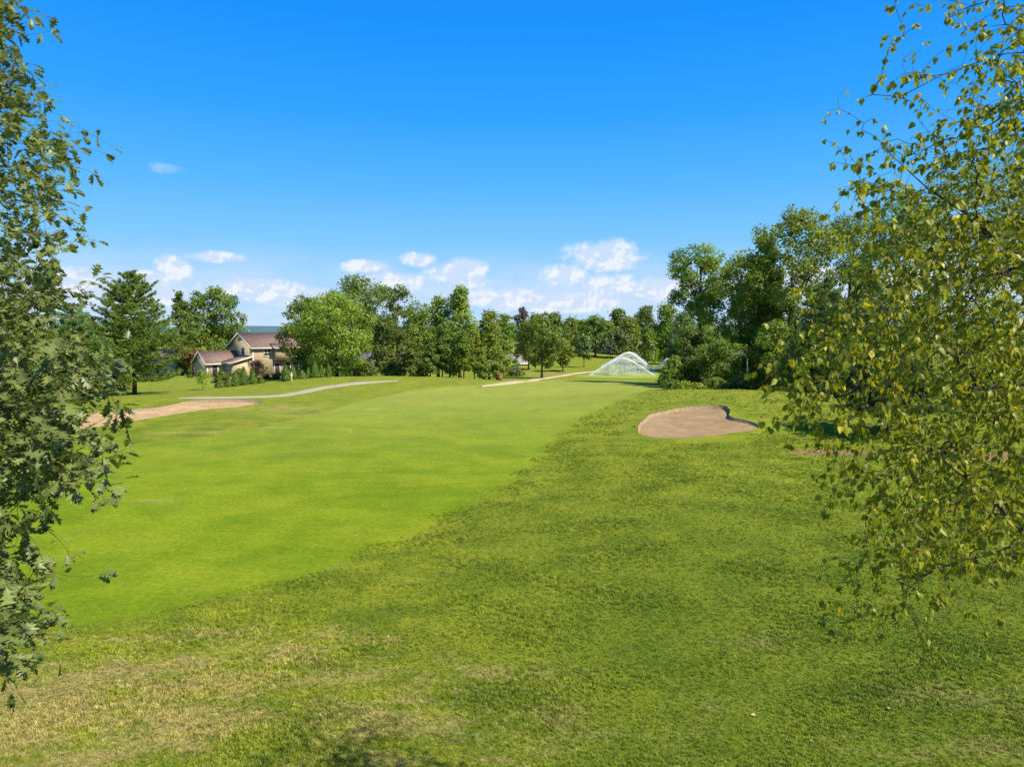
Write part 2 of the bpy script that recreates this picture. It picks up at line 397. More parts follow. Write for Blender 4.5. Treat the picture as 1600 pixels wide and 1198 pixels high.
def turf_mat():
    m, N = mat_new('turf')
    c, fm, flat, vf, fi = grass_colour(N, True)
    hgt = N.m('ADD', N.m('MULTIPLY', N.noise(flat, 18, 5, .75), 1.0), N.m('MULTIPLY', fi, .8))
    bp = N.n('ShaderNodeBump', {'Height': hgt, 'Strength': N.m('MULTIPLY_ADD', fm, -.45, .85), 'Distance': .06})
    b = N.n('ShaderNodeBsdfPrincipled', {'Base Color': c, 'Roughness': .95, 'Specular IOR Level': .04, 'Normal': bp.outputs[0]})
    finish(N, b.outputs[0]); return m
def blade_mat():
    m, N = mat_new('grass_blade')
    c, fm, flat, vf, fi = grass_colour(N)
    r = N.n('ShaderNodeObjectInfo').outputs['Random']
    c = N.mix(1, c, N.mix(r, (.95, 1.0, .85), (2.0, 1.95, 1.7)), 'MULTIPLY')
    nr = N.n('ShaderNodeNewGeometry').outputs['Normal']
    nn = N.n('ShaderNodeVectorMath', {0: N.vscale(nr, .55, .55, .55), 1: (0, 0, .75)}, operation='ADD').outputs[0]
    nn = N.n('ShaderNodeVectorMath', {0: nn}, operation='NORMALIZE').outputs[0]
    p = N.n('ShaderNodeBsdfPrincipled', {'Base Color': c, 'Roughness': .6, 'Specular IOR Level': .12, 'Normal': nn})
    t = N.n('ShaderNodeBsdfTranslucent', {'Color': c})
    finish(N, N.n('ShaderNodeMixShader', {0: .3, 1: p.outputs[0], 2: t.outputs[0]}).outputs[0]); return m
TURF = turf_mat()

# ------------------------------------------------------------------ ground: rough, fairway, green
def build_ground():
    xs = axis_nodes(-44, 44, .40, -3500, 3500, 1.16); ys = axis_nodes(-4, 106, .40, -200, 3900, 1.14)
    X, Y = np.meshgrid(xs, ys); nx, ny = len(xs), len(ys)
    bad = np.zeros((ny - 1, nx - 1), bool)
    X0, Y0 = X.copy(), Y.copy()
    for poly in (BUNK_R, BUNK_L):
        lo, hi = poly.min(0) - 2, poly.max(0) + 2
        m = (X0 > lo[0]) & (X0 < hi[0]) & (Y0 > lo[1]) & (Y0 < hi[1])
        d, qx, qy = sdist(poly, X0[m], Y0[m])
        near = np.abs(d) < .26
        xx = X[m]; yy = Y[m]; xx[near] = qx[near]; yy[near] = qy[near]; X[m] = xx; Y[m] = yy
        cx = (X[:-1, :-1] + X[1:, 1:] + X[1:, :-1] + X[:-1, 1:]) / 4; cy = (Y[:-1, :-1] + Y[1:, 1:] + Y[1:, :-1] + Y[:-1, 1:]) / 4
        mm = (cx > lo[0]) & (cx < hi[0]) & (cy > lo[1]) & (cy < hi[1])
        dd, _, _ = sdist(poly, cx[mm], cy[mm]); b = bad[mm]; b |= dd < 0; bad[mm] = b
    Z = H(X, Y)
    for poly in (BUNK_R, BUNK_L):              # a rounded grass bank behind the sand
        lo, hi = poly.min(0) - 3, poly.max(0) + 3
        m = (X > lo[0]) & (X < hi[0]) & (Y > lo[1]) & (Y < hi[1])
        d, _, _ = sdist(poly, X[m], Y[m]); Z[m] += .10 * np.exp(-(np.maximum(d, 0) / .8) ** 2)
    V = np.stack([X, Y, Z], -1).reshape(-1, 3)
    idx = np.arange(nx * ny).reshape(ny, nx)
    Q = np.stack([idx[:-1, :-1], idx[:-1, 1:], idx[1:, 1:], idx[1:, :-1]], -1)
    cx = (X[:-1, :-1] + X[1:, 1:]) / 2; cy = (Y[:-1, :-1] + Y[1:, 1:]) / 2
    fair = (cx < np.interp(cy, RE[:, 1], RE[:, 0])) & (cx > np.interp(cy, LE[:, 1], LE[:, 0])) & (cy < 104) & ~bad
    g = G(985, 589)
    green = (((cx - g[0] - 2) / 12) ** 2 + ((cy - g[1] - 2) / 9) ** 2 < 1) & ~bad & ~fair
    for name, mk in (('ground', ~bad & ~fair & ~green), ('fairway', fair), ('putting_green', green)):
        f = Q[mk]; u, inv = np.unique(f, return_inverse=True)
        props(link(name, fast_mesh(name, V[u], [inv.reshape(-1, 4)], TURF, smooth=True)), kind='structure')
build_ground()

# ------------------------------------------------------------------ sand bunkers
def sand_mat(k):
    m, N = mat_new('bunker_sand_grains')
    p = N.n('ShaderNodeTexCoord').outputs['Object']
    n = N.noise(p, .8, 6, .7); f = N.noise(N.vscale(p, .5, 1.6, 1), 5, 6, .75)
    c = N.mix(N.step(n, .35, .65), tuple(k * v for v in (.42, .275, .14)), tuple(k * v for v in (.54, .375, .205)))
    c = N.mix(N.m('MULTIPLY', N.step(f, .5, .68), .5), c, tuple(k * v for v in (.30, .20, .11)))
    rk = N.n('ShaderNodeTexWave', {'Vector': p, 'Scale': 1.6, 'Distortion': 5.0, 'Detail': 3.0, 'Detail Scale': .6}, bands_direction='Y').outputs['Fac']
    bp = N.n('ShaderNodeBump', {'Height': N.m('ADD', N.m('ADD', f, N.noise(p, 22, 4)), N.m('MULTIPLY', rk, .5)), 'Strength': .75, 'Distance': .08})
    finish(N, N.n('ShaderNodeBsdfPrincipled', {'Base Color': c, 'Roughness': .95, 'Specular IOR Level': .1, 'Normal': bp.outputs[0]}).outputs[0]); return m
SAND = sand_mat(.64); SANDL = sand_mat(.9); SOIL = simple('bunker_edge_soil', (.26, .18, .105), .95, .35, 5, .6)
def build_bunker(poly, lipmax, SAND):
    c = poly.mean(0); n = len(poly); rings = 26; t = np.linspace(0, 1, rings) ** .8
    out = poly + (poly - c) / np.linalg.norm(poly - c, axis=1)[:, None] * .25
    side = (poly[:, 1] - c[1]) / (poly[:, 1].max() - c[1] + 1e-6); side2 = (poly[:, 0] - c[0]) / (poly[:, 0].max() - c[0])
    lip = lipmax * np.clip(.25 + .9 * side + .1 * side2, .12, 1)
    V = []
    hb = H(poly[:, 0], poly[:, 1])
    for k in t:
        p = c + (poly - c) * k
        depth = lip * (k ** 3) + (1 - k ** 2) * .20 + .04
        p_z = H(p[:, 0], p[:, 1]) - depth + .03 * np.sin(p[:, 0] * 3.1 + np.sin(p[:, 1] * 2)) * (1 - k)
        V.append(np.stack([p[:, 0], p[:, 1], p_z], 1))
    V.append(np.stack([out[:, 0], out[:, 1], hb - lip - .12], 1)); rings += 1
    i = np.arange(rings - 1)[:, None] * n; j = np.arange(n)[None, :]; j2 = (j + 1) % n
    q = np.stack([i + j, i + j2, i + n + j2, i + n + j], -1).reshape(-1, 4)
    props(link('bunker_sand', fast_mesh('bunker_sand', np.vstack(V), [q], SAND, smooth=True)), kind='structure')
    m = MB()     # eroded soil face under the turf edge
    top = np.stack([poly[:, 0], poly[:, 1], hb + .09], 1); inn = c + (poly - c) * (1 - .16 / np.linalg.norm(poly - c, axis=1)[:, None])
    ou = c + (poly - c) * (1 + .55 / np.linalg.norm(poly - c, axis=1)[:, None])
    tm = MB(); jj = np.arange(n); jk = (jj + 1) % n
    tm.add(np.vstack([np.stack([poly[:, 0], poly[:, 1], hb + .118], 1), np.stack([ou[:, 0], ou[:, 1], H(ou[:, 0], ou[:, 1]) + .042], 1)]), [np.stack([jj, jj + n, jk + n, jk], 1)])
    props(tm.build('turf_edge', TURF, smooth=True), kind='structure')
    bot = np.stack([inn[:, 0], inn[:, 1], hb - lip - .06], 1)
    j = np.arange(n); j2 = (j + 1) % n
    m.add(np.vstack([top, bot]), [np.stack([j, j2, j2 + n, j + n], 1)])
    props(m.build('bunker_edge', SOIL, smooth=True), kind='structure')
build_bunker(BUNK_R, .13, SAND); build_bunker(BUNK_L, .08, SANDL)

# ------------------------------------------------------------------ cart paths, driveway
PATHM = simple('path_gravel_concrete', (.31, .265, .195), .9, .14, 1.5, .3)
def strip(name, pts, width, mat, lift=.03, more=()):
    w = np.array([G(*p)[:2] for p in pts] + [np.array(q, float) for q in more]); w = chaikin(w, 2, False)
    s = np.concatenate([[0], np.cumsum(np.linalg.norm(np.diff(w, axis=0), axis=1))]); n = int(s[-1] / .5) + 2
    ss = np.linspace(0, s[-1], n); c = np.stack([np.interp(ss, s, w[:, 0]), np.interp(ss, s, w[:, 1])], 1)
    t = np.gradient(c, axis=0); t /= np.linalg.norm(t, axis=1)[:, None]; nn = np.stack([-t[:, 1], t[:, 0]], 1)
    K = 7; V = []
    for k in range(K):
        o = (k / (K - 1) - .5) * width * (1 + .05 * np.sin(ss * .9 + k)) * np.clip(ss / 6 + .25, 0, 1) * np.clip((s[-1] - ss) / 5 + .15, 0, 1); p = c + nn * o[:, None]
        z = H(p[:, 0], p[:, 1]) + (lift if 0 < k < K - 1 else -.06)
        V.append(np.stack([p[:, 0], p[:, 1], z], 1))
    V = np.stack(V, 1).reshape(-1, 3); i = np.arange(n - 1)[:, None] * K; j = np.arange(K - 1)[None, :]
    q = np.stack([i + j, i + j + 1, i + K + j + 1, i + K + j], -1).reshape(-1, 4)
    return props(link(name, fast_mesh(name, V, [q], mat, smooth=True)), kind='structure')
strip('cart_path', [(280, 622), (330, 622), (380, 621), (430, 619.5), (462, 614), (500, 606.5), (540, 601), (580, 597.5), (622, 595)], 1.9, PATHM, .05)
strip('cart_path', [(752, 604), (790, 600.5), (820, 596), (850, 591), (880, 586), (910, 582), (940, 579.5)], 2.0, simple('path_sandy', (.44, .34, .22), .9, .14, 1.5, .3), .06)
strip('driveway', [(262, 586), (278, 585), (294, 585)], 5, simple('driveway_concrete', (.50, .46, .40), .9, .1, 1.5), .1)

# ------------------------------------------------------------------ foliage geometry
def leaves_at(C, Nrm, size, g, aspect=.62, tint=None, axis=None):
    """rhombic leaves centred on C with normals Nrm"""
    n = len(C)
    Nrm = Nrm / (np.linalg.norm(Nrm, axis=1)[:, None] + 1e-9)
    a = g.normal(size=(n, 3)) if axis is None else axis
    a = a - (a * Nrm).sum(1)[:, None] * Nrm; a /= np.linalg.norm(a, axis=1)[:, None] + 1e-9
    b = np.cross(Nrm, a); s = (size * g.uniform(.6, 1.3, n))[:, None] / 2
    fold = Nrm * s * g.uniform(-.25, .25, n)[:, None]
    V = np.stack([C - a * s, C + b * s * aspect + fold, C + a * s, C - b * s * aspect + fold], 1).reshape(-1, 3)
    q = np.arange(n * 4).reshape(n, 4)
    t = np.repeat(np.full(n, .5) if tint is None else tint, 4)
    return V, q, t
def unit(g, n):
    v = g.normal(size=(n, 3)); return v / np.linalg.norm(v, axis=1)[:, None]
PROFILE = {
 'round': lambda t: np.sqrt(np.clip(1 - (2 * t - .95) ** 2, .05, 1)),
 'oval': lambda t: np.clip(np.sin(np.pi * np.clip(t * .9 + .1, 0, 1)) ** .6, .1, 1),
 'egg': lambda t: np.clip(1.05 - .8 * t ** 1.6, .2, 1) * np.clip(.55 + t * 3, 0, 1),
 'spread': lambda t: np.clip(.55 + .6 * t, 0, 1) * np.sqrt(np.clip(1.04 - t ** 4, .05, 1)),
 'tall': lambda t: np.clip(.8 + .2 * np.sin(t * 7), 0, 1) * np.sqrt(np.clip(1.03 - t ** 5, .05, 1)),
 'shrub': lambda t: np.sqrt(np.clip(1.02 - t ** 2, .05, 1)),
}
def crown_mesh(seed, h, w, n, size, prof='oval', nl=22, lobe=.34, gap=0.0, mat=None, clump=9, light=.5):
    """irregular crown: lobes -> clumps -> leaves.  origin at the crown's foot"""
    g = np.random.default_rng(seed); pf = PROFILE[prof]
    t = (np.arange(nl) + g.uniform(0, 1, nl)) / nl; t = t * .9 + .04
    ang = np.arange(nl) * 2.4 + g.uniform(-.5, .5, nl); rl = w / 2 * lobe * g.uniform(.7, 1.25, nl) * (.7 + .3 * pf(t))
    rad = np.maximum(pf(t) * w / 2 - rl * .85, 0) * np.where(g.uniform(0, 1, nl) < .62, g.uniform(.85, 1.15, nl), g.uniform(.2, .8, nl))
    L = np.stack([rad * np.cos(ang), rad * np.sin(ang), np.minimum(t * h, h - rl * .8)], 1)
    L[-1] = [g.normal() * w * .04, g.normal() * w * .04, h - rl[-1] * .9]
    nc = max(n // clump, 40)
    wgt = rl ** 2; k = g.choice(nl, nc, p=wgt / wgt.sum())
    d = unit(g, nc); d[:, 2] = d[:, 2] * .9 + .12
    r = rl[k] * g.uniform(.35, 1.0, nc) ** .45
    out = L[k] * [1, 1, 0]; out /= np.linalg.norm(out, axis=1)[:, None] + .3
    C = L[k] + d * r[:, None] * [1, 1, .82]
    if gap > 0:                             # drop wedges of clumps so that the sky shows through
        ph = np.sin(C[:, 0] * 1.3 + seed) + np.sin(C[:, 1] * 1.1 + 2 * seed) + np.sin(C[:, 2] * 1.5 + .7 * seed) + g.normal(0, .5, nc)
        keep = ph > np.quantile(ph, gap); C = C[keep]; d = d[keep]; k = k[keep]; out = out[keep]
    nc = len(C); ct = g.normal(0, .16, nc) + g.normal(0, .10, nl)[k]
    cs = .5 * size + .045 * w * lobe * 2
    C2 = np.repeat(C, clump, 0) + g.normal(0, 1, (nc * clump, 3)) * cs * [.62, .62, .5]
    Nn = np.repeat(d * .7 + out * .35 + [0, 0, .35], clump, 0) + g.normal(0, .55, (nc * clump, 3))
    tint = np.clip(light + np.repeat(ct, clump) + g.normal(0, .14, nc * clump), 0, 1)
    V, q, tt = leaves_at(C2, Nn, size, g, .85, tint)
    lobes = (L, rl)
    return fast_mesh('crown', V, [q], mat, tt), lobes
def trunk_mesh(seed, h_total, cb, r, lobes, mat, fork=.0, nlimb=9, lean=0):
    """tapered trunk with limbs reaching into the crown; z from 0"""
    g = np.random.default_rng(seed + 5); m = MB()
    top = cb + (h_total - cb) * .72; n = 9; zz = np.linspace(-.3, top, n)
    px = np.cumsum(g.normal(0, .04, n)) * r * 4 + lean * (zz / top); py = np.cumsum(g.normal(0, .04, n)) * r * 4
    px -= px[0]; py -= py[0]
    rr = r * (1 - .82 * (zz + .3) / (top + .3)); rr[0] = r * 1.55; rr[1] *= 1.02
    m.tube(np.stack([px, py, zz], 1), rr, 9)
    L, rl = lobes; o = np.argsort(-rl)[:nlimb]
    for i in o:
        tip = L[i] + [0, 0, cb]
        z0 = max(cb * .75, min(tip[2] * .55 + cb * .25, top * .85)); k = np.interp(z0, zz, np.arange(n))
        s = np.array([np.interp(z0, zz, px), np.interp(z0, zz, py), z0]); r0 = np.interp(z0, zz, rr) * .6
        mid = (s + tip) / 2 + [0, 0, -.05 * np.linalg.norm(tip - s)] + g.normal(0, .1, 3) * np.linalg.norm(tip - s) * .4
        tt = np.linspace(0, 1, 6)[:, None]; pts = (1 - tt) ** 2 * s + 2 * tt * (1 - tt) * mid + tt ** 2 * tip
        m.tube(pts, r0 * np.linspace(1, .18, 6), 5)
        for _ in range(2):
            a = pts[g.integers(2, 5)]; b = tip + unit(g, 1)[0] * rl[i] * .9
            m.tube(np.stack([a, (a + b) / 2 + g.normal(0, .08, 3), b]), np.array([.35, .22, .08]) * r0, 4)
    return m.mesh('trunk', mat, smooth=True)

def size_at(px, Y, top_py, w_px):
    b = P(px, 500, Y); x = b[0]; gz = h1(x, Y)
    top = P(px, top_py, Y)[2]
    return x, gz, top - gz, w_px / F * Y
def tree(px, Y, top, cb_py, w_px, leaf, label, seed, prof='oval', n=None, lsz=None, gap=0., nl=24, lobe=.36, rtr=None, cat='tree', group=None, name='tree', bark=None, nlimb=9, light=.5, yo=0):
    x, gz, h, w = size_at(px, Y, top, w_px)
    cb = max(.25, P(px, cb_py, Y)[2] - gz)
    lsz = lsz or max(.17, Y * .0029)
    ch = h - cb
    if n is None: n = int(np.clip(5.2 * .785 * ch * w / (.4 * lsz ** 2), 2500, 21000))
    t = thing(name, label, cat, (x, Y, gz), 0, group)
    me, lobes = crown_mesh(seed, ch, w, n, lsz, prof, nl, lobe, gap, LEAF[leaf], light=light)
    link('crown', me, t, (0, 0, cb))
    link('trunk', trunk_mesh(seed, h, cb, rtr or max(.07, .017 * h), lobes, bark or BARK, nlimb=nlimb), t)
    return t
def shrub(px, Y, top, w_px, leaf, label, seed, prof='shrub', n=1800, lsz=None, name='shrub', cat='shrub', group=None, base_py=None, nl=9, lobe=.5, stem=True):
    x, gz, h, w = size_at(px, Y, top, w_px); h = max(h, .4)
    lsz = lsz or max(.12, Y * .0026)
    t = thing(name, label, cat, (x, Y, gz), 0, group)
    me, lobes = crown_mesh(seed, h - .05, w, n, lsz, prof, nl, lobe, 0, LEAF[leaf], clump=7)
    link('foliage', me, t, (0, 0, .05))
    m = MB(); g = np.random.default_rng(seed)
    for _ in range(5):
        e = np.array([g.normal() * w * .15, g.normal() * w * .15, h * g.uniform(.5, .8)])
        m.tube(np.stack([[0, 0, -.1], e * .5 + g.normal(0, .04, 3), e]), [.04, .028, .01], 5)
    m.build('stem', BARK, t, True)
    return t
def cone_mesh(seed, h, w, n, size, mat):
    g = np.random.default_rng(seed); t = g.uniform(0, 1, n) ** 1.15
    r = w / 2 * np.clip((1 - t) ** .72 + .04, 0, 1) * np.clip(.55 + t * 5, 0, 1) * (.86 + .14 * np.sin(g.uniform(0, 9, n)))
    a = g.uniform(0, 2 * math.pi, n); bump = 1 + .10 * np.sin(a * 5 + seed) * np.sin(t * 11 + a * 2)
    r = r * bump * g.uniform(.72, 1.04, n)
    C = np.stack([r * np.cos(a), r * np.sin(a), t * h], 1)
    Nn = np.stack([np.cos(a), np.sin(a), np.full(n, .35)], 1) + g.normal(0, .45, (n, 3))
    ax = np.stack([np.cos(a) * .4, np.sin(a) * .4, np.ones(n)], 1) + g.normal(0, .3, (n, 3))
    tint = np.clip(.5 + .22 * np.sin(a * 5 + seed) * np.sin(t * 11 + a * 2) + g.normal(0, .2, n), 0, 1)
    V, q, tt = leaves_at(C, Nn, size, g, .5, tint, ax)
    return fast_mesh('foliage', V, [q], mat, tt)
def arborvitae(px, Y, top, w_px, label, seed, n=2600):
    x, gz, h, w = size_at(px, Y, top, w_px)
    t = thing('arborvitae', label, 'shrub', (x, Y, gz), 0, 'arborvitae planted in two clusters before the tan house')
    link('foliage', cone_mesh(seed, h, w, n, .2, LEAF['cedar']), t, (0, 0, .05))
    MB().tube([(0, 0, -.2), (0, 0, h * .5), (0, 0, h * .85)], [.07, .05, .02], 6).build('trunk', BARK, t, True)
    return t
def pine(px, Y, top, w_px, leaf, label, seed, cb=.09, tiers=17, per=7, bark=BARKD, up=.35, nl=.27, tuft=12, shape=1.0, name='pine_tree'):
    x, gz, h, w = size_at(px, Y, top, w_px)
    g = np.random.default_rng(seed); t = thing(name, label, 'tree', (x, Y, gz))
    m = MB(); zz = np.linspace(-.3, h * .97, 10); tx = np.cumsum(g.normal(0, .03, 10)); ty = np.cumsum(g.normal(0, .03, 10)); tx -= tx[0]; ty -= ty[0]
    m.tube(np.stack([tx, ty, zz], 1), .018 * h * (1 - .93 * (zz + .3) / h) + .01, 9)
    Cs, Ax, Tn = [], [], []
    for k in range(tiers):
        f = k / (tiers - 1); z0 = h * (cb + (.97 - cb) * f ** .92)
        L0 = w / 2 * (np.clip((1 - f) ** .62, .0, 1) * .98 + .07) * (1 if f > .12 else .8)
        L0 *= shape if f < .5 else 1
        for j in range(per if f < .85 else 5):
            a = 2 * math.pi * (j + .5 * (k % 2)) / per + g.normal(0, .25); L = L0 * g.uniform(.62, 1.12)
            s = np.array([np.interp(z0, zz, tx), np.interp(z0, zz, ty), z0 + g.normal(0, .12)])
            o = np.array([math.cos(a), math.sin(a), 0]); rise = L * (up * (.3 + .9 * f) + g.normal(0, .06)); sag = -.10 * L * (1 - f)
            tt = np.linspace(0, 1, 7)[:, None]; pts = s + o * L * tt + np.array([0, 0, 1]) * (rise * tt ** 1.8 + sag * np.sin(np.pi * tt))
            m.tube(pts, np.linspace(.012 * L + .012, .006, 7), 4, cap=False)
            side = np.array([-o[1], o[0], 0]); nt = int(12 + L * 12); btint = g.normal(0, .13)
            u = g.uniform(.22, 1.02, nt); lat = g.normal(0, .22, nt) * L * (1.15 - u) * 1.3
            base = s + o * (L * u)[:, None] + np.array([0, 0, 1]) * (rise * u ** 1.8 + sag * np.sin(np.pi * u))[:, None] + side * lat[:, None] + g.normal(0, .05, (nt, 3))
            base[:, 2] += np.abs(lat) * .12
            dirn = o + side * (lat / (L + .1) * 1.6)[:, None] + [0, 0, .42]
            Cs.append(np.repeat(base, tuft, 0)); Ax.append(np.repeat(dirn, tuft, 0) + g.normal(0, .48, (nt * tuft, 3)))
            Tn.append(np.clip(.5 + btint + np.repeat(g.normal(0, .12, nt), tuft) + g.normal(0, .12, nt * tuft), 0, 1))
    C = np.vstack(Cs); A = np.vstack(Ax); A /= np.linalg.norm(A, axis=1)[:, None]; T = np.concatenate(Tn)
    C = C + A * nl * .45 + g.normal(0, .04, C.shape)
    V, q, tt = leaves_at(C, g.normal(size=C.shape) + [0, 0, .5], nl, g, .2, T, A)
    link('needles', fast_mesh('needles', V, [q], LEAF[leaf], tt), t)
    m.build('trunk', bark, t, True)
    return t

# ------------------------------------------------------------------ buildings
TAN = simple('siding_tan', (.43, .335, .205), .8, .05, 2); TRIM = simple('trim_white', (.60, .57, .50), .6, .03)
def shingle_mat(name, c):
    m, N = mat_new(name); p = N.n('ShaderNodeTexCoord').outputs['Object']
    v = N.n('ShaderNodeTexVoronoi', {'Vector': N.vscale(p, 1, 1, 2.2), 'Scale': 3.2}).outputs['Color']
    n = N.noise(p, 1.2, 5)
    col = N.mix(N.m('MULTIPLY_ADD', N.n('ShaderNodeSeparateColor', {0: v}).outputs[0], .6, N.m('MULTIPLY', n, .4)), tuple(a * .72 for a in c), tuple(a * 1.28 for a in c))
    finish(N, N.n('ShaderNodeBsdfPrincipled', {'Base Color': col, 'Roughness': .92, 'Specular IOR Level': .15}).outputs[0]); return m
ROOF = shingle_mat('shingle_red_brown', (.195, .130, .102)); ROOFG = shingle_mat('shingle_grey', (.22, .2, .18))
STONE = simple('stone_veneer', (.30, .22, .17), .9, .3, 4, .5)
def glass_mat():
    m, N = mat_new('window_glass')
    finish(N, N.n('ShaderNodeBsdfPrincipled', {'Base Color': (.02, .025, .03, 1), 'Roughness': .08, 'Specular IOR Level': .8}).outputs[0]); return m
GLASS = glass_mat(); DOORM = simple('door_dark', (.05, .03, .025), .5, .1)
def wall_window(root, axis, plane, a0, a1, z0, z1, sign, mullion=True):
    """axis 'u': wall plane at u=plane spanning v in [a0,a1]; axis 'v': wall plane at v=plane spanning u"""
    def bx(m, a, b, c, d, lo, hi):
        p0, p1 = sorted((plane + sign * lo, plane + sign * hi))
        m.box(p0, p1, a, b, c, d) if axis == 'u' else m.box(a, b, p0, p1, c, d)
    m = MB(); t = .13
    bx(m, a0 - t, a1 + t, z1, z1 + t, .0, .07); bx(m, a0 - t, a1 + t, z0 - t, z0, .0, .09)
    bx(m, a0 - t, a0, z0, z1, .0, .068); bx(m, a1, a1 + t, z0, z1, .0, .068)
    if mullion:
        bx(m, (a0 + a1) / 2 - .03, (a0 + a1) / 2 + .03, z0, z1, .0, .055); bx(m, a0, (a0 + a1) / 2 - .03, (z0 + z1) / 2 - .03, (z0 + z1) / 2 + .03, .0, .052)
        bx(m, (a0 + a1) / 2 + .03, a1, (z0 + z1) / 2 - .03, (z0 + z1) / 2 + .03, .0, .052)
    w = m.build('window', TRIM, root)
    g = MB(); bx(g, a0, a1, z0, z1, .004, .03); g.build('pane', GLASS, w)
def slab(m, a, b, c, d, th=.16):
    """roof slope from corner points a,b (eave) c,d (ridge), thickened downward"""
    m.prism([a, b, c, d], (0, 0, -th))
def gable_roof(root, u0, u1, v0, v1, ze, zr, ov=.45, mat=None):
    vm = (v0 + v1) / 2; s = (zr - ze) / ((v1 - v0) / 2); zo = ze - s * ov
    m = MB(); U0, U1 = u0 - ov, u1 + ov
    slab(m, (U0, v0 - ov, zo), (U1, v0 - ov, zo), (U1, vm, zr), (U0, vm, zr)); slab(m, (U0, vm, zr), (U1, vm, zr), (U1, v1 + ov, zo), (U0, v1 + ov, zo))
    r = m.build('roof', mat or ROOF, root)
    f = MB()          # rake boards and eave fascia
    for U, e in ((U0 - .05, .05), (U1, .05)):
        for vv in (v0 - ov, v1 + ov):
            f.prism([(U, vv, zo - .26), (U, vv, zo + .02), (U, vm, zr + .02), (U, vm, zr - .26)], (e, 0, 0))
    for vv, e in ((v0 - ov - .05, .05), (v1 + ov, .05)):
        f.box(U0, U1, vv, vv + e, zo - .24, zo + .01)
    f.build('roof_trim', TRIM, r)
    return r
def build_house():
    c = P(396, 588, 112); gz = c[2] ; th = math.atan2(.72, .69)
    root = thing('house', 'two storey tan house with reddish brown shingle roof and attached low wing', 'house', (c[0], c[1], gz), th)
    # local x = u (along ridge, right and away), local y = v (left and away)
    def wallbox(u0, u1, v0, v1, z1, zr=None, mat=TAN, name='wall', z0=-.6):
        m = MB()
        if zr is None: m.box(u0, u1, v0, v1, z0, z1)
        else:
            vm = (v0 + v1) / 2
            m.prism([(u0, v0, z0), (u0, v1, z0), (u0, v1, z1), (u0, vm, zr), (u0, v0, z1)], (u1 - u0, 0, 0))
        return m.build(name, mat, root)
    ze, zr = 4.95, 7.2
    wallbox(0, 13, 0, 8.8, ze, zr - .1); gable_roof(root, 0, 13, 0, 8.8, ze, zr)
    wallbox(-6.0, 0, 3.7, 8.8, 2.45, 4.15); gable_roof(root, -6.0, -.5, 3.7, 8.8, 2.45, 4.2, .4)
    # lean-to between wing and main gable wall
    m = MB(); m.prism([(-3.3, 0, -.6), (-3.3, 0, 2.42), (0, 0, 3.2), (0, 0, -.6)], (0, 3.7, 0)); m.build('wall', TAN, root)
    m = MB(); m.prism([(-3.75, -.4, 2.42), (-3.75, 3.9, 2.42), (-.01, 3.9, 3.42), (-.01, -.4, 3.42)], (0, 0, -.14)); r = m.build('roof', ROOF, root)
    m = MB(); m.box(-3.8, -3.75, -.4, 3.3, 2.2, 2.44); m.prism([(-3.75, -.45, 2.2), (-3.75, -.45, 2.45), (-.01, -.45, 3.45), (-.01, -.45, 3.2)], (0, .05, 0)); m.build('roof_trim', TRIM, r)
    # overhanging upper bay with its own eave
    wallbox(3.6, 8.5, -1.0, -.01, 4.75, z0=2.55, name='bay')
    m = MB(); m.prism([(3.2, -1.5, 4.72), (8.9, -1.5, 4.72), (8.9, .6, 5.36), (3.2, .6, 5.36)], (0, 0, -.16)); r = m.build('roof', ROOF, root)
    m = MB(); m.box(3.2, 8.9, -1.55, -1.5, 4.5, 4.74); m.prism([(3.15, -1.5, 4.5), (3.15, -1.5, 4.75), (3.15, -.45, 5.08), (3.15, -.45, 4.83)], (.05, 0, 0)); m.build('roof_trim', TRIM, r)
    m = MB(); m.box(3.2, 12.9, -.06, -.012, -.6, 2.5); m.build('stone_facing', STONE, root)
    # corner boards
    for u, v in ((-.03, -.03), (-6.03, 3.67), (-6.03, 8.7)):
        m = MB(); m.box(u, u + .16, v, v + .14, -.5, (ze if u > -1 else 2.4) - .2); m.build('corner_board', TRIM, root)
    # windows
    wall_window(root, 'u', 0, 3.1, 3.9, 3.55, 4.55, -1, False)
    wall_window(root, 'v', 0, 2.0, 3.1, 3.35, 4.35, -1)
    wall_window(root, 'u', -3.3, .9, 1.6, .95, 1.95, -1); wall_window(root, 'u', -3.3, 1.95, 2.65, .95, 1.95, -1)
    wall_window(root, 'v', -.06, 5.6, 6.5, .55, 2.2, -1, False); wall_window(root, 'v', -.06, 7.1, 8.0, .55, 2.2, -1, False); wall_window(root, 'v', -.06, 9.6, 10.6, .6, 2.1, -1)
    wall_window(root, 'v', -1.0, 9.0 - 2.6, 9.0 - 1.4, 3.2, 4.1, -1)
    for (u0, u1, vp) in ((-5.2, -4.35, 3.7), (3.75, 4.6, -.06)):
        m = MB(); m.box(u0 - .1, u0, vp - .07, vp, 0, 2.1); m.box(u1, u1 + .1, vp - .07, vp, 0, 2.1); m.box(u0 - .1, u1 + .1, vp - .075, vp, 2.1, 2.22)
        d = m.build('door_frame', TRIM, root); m = MB(); m.box(u0, u1, vp - .05, vp - .004, 0, 2.1); m.build('door', DOORM, d)
    # gable vents (white triangles)
    for (u, vm, zt) in ((0, 4.4, zr - .55), (-6.0, 6.25, 3.55)):
        m = MB(); m.prism([(u - .06, vm - .75, zt - .5), (u - .06, vm + .75, zt - .5), (u - .06, vm, zt + .18)], (.055, 0, 0)); m.build('gable_vent', TRIM, root)
    m = MB(); m.tube([(6, 1.6, 5.4), (6, 1.6, 6.3)], .07, 8); m.build('vent_pipe', TRIM, root)
    m = MB(); m.box(10.2, 11.3, 3.9, 4.9, 5.5, 8.2); m.box(10.1, 11.4, 3.8, 5.0, 8.2, 8.35); m.build('chimney', STONE, root)
build_house()
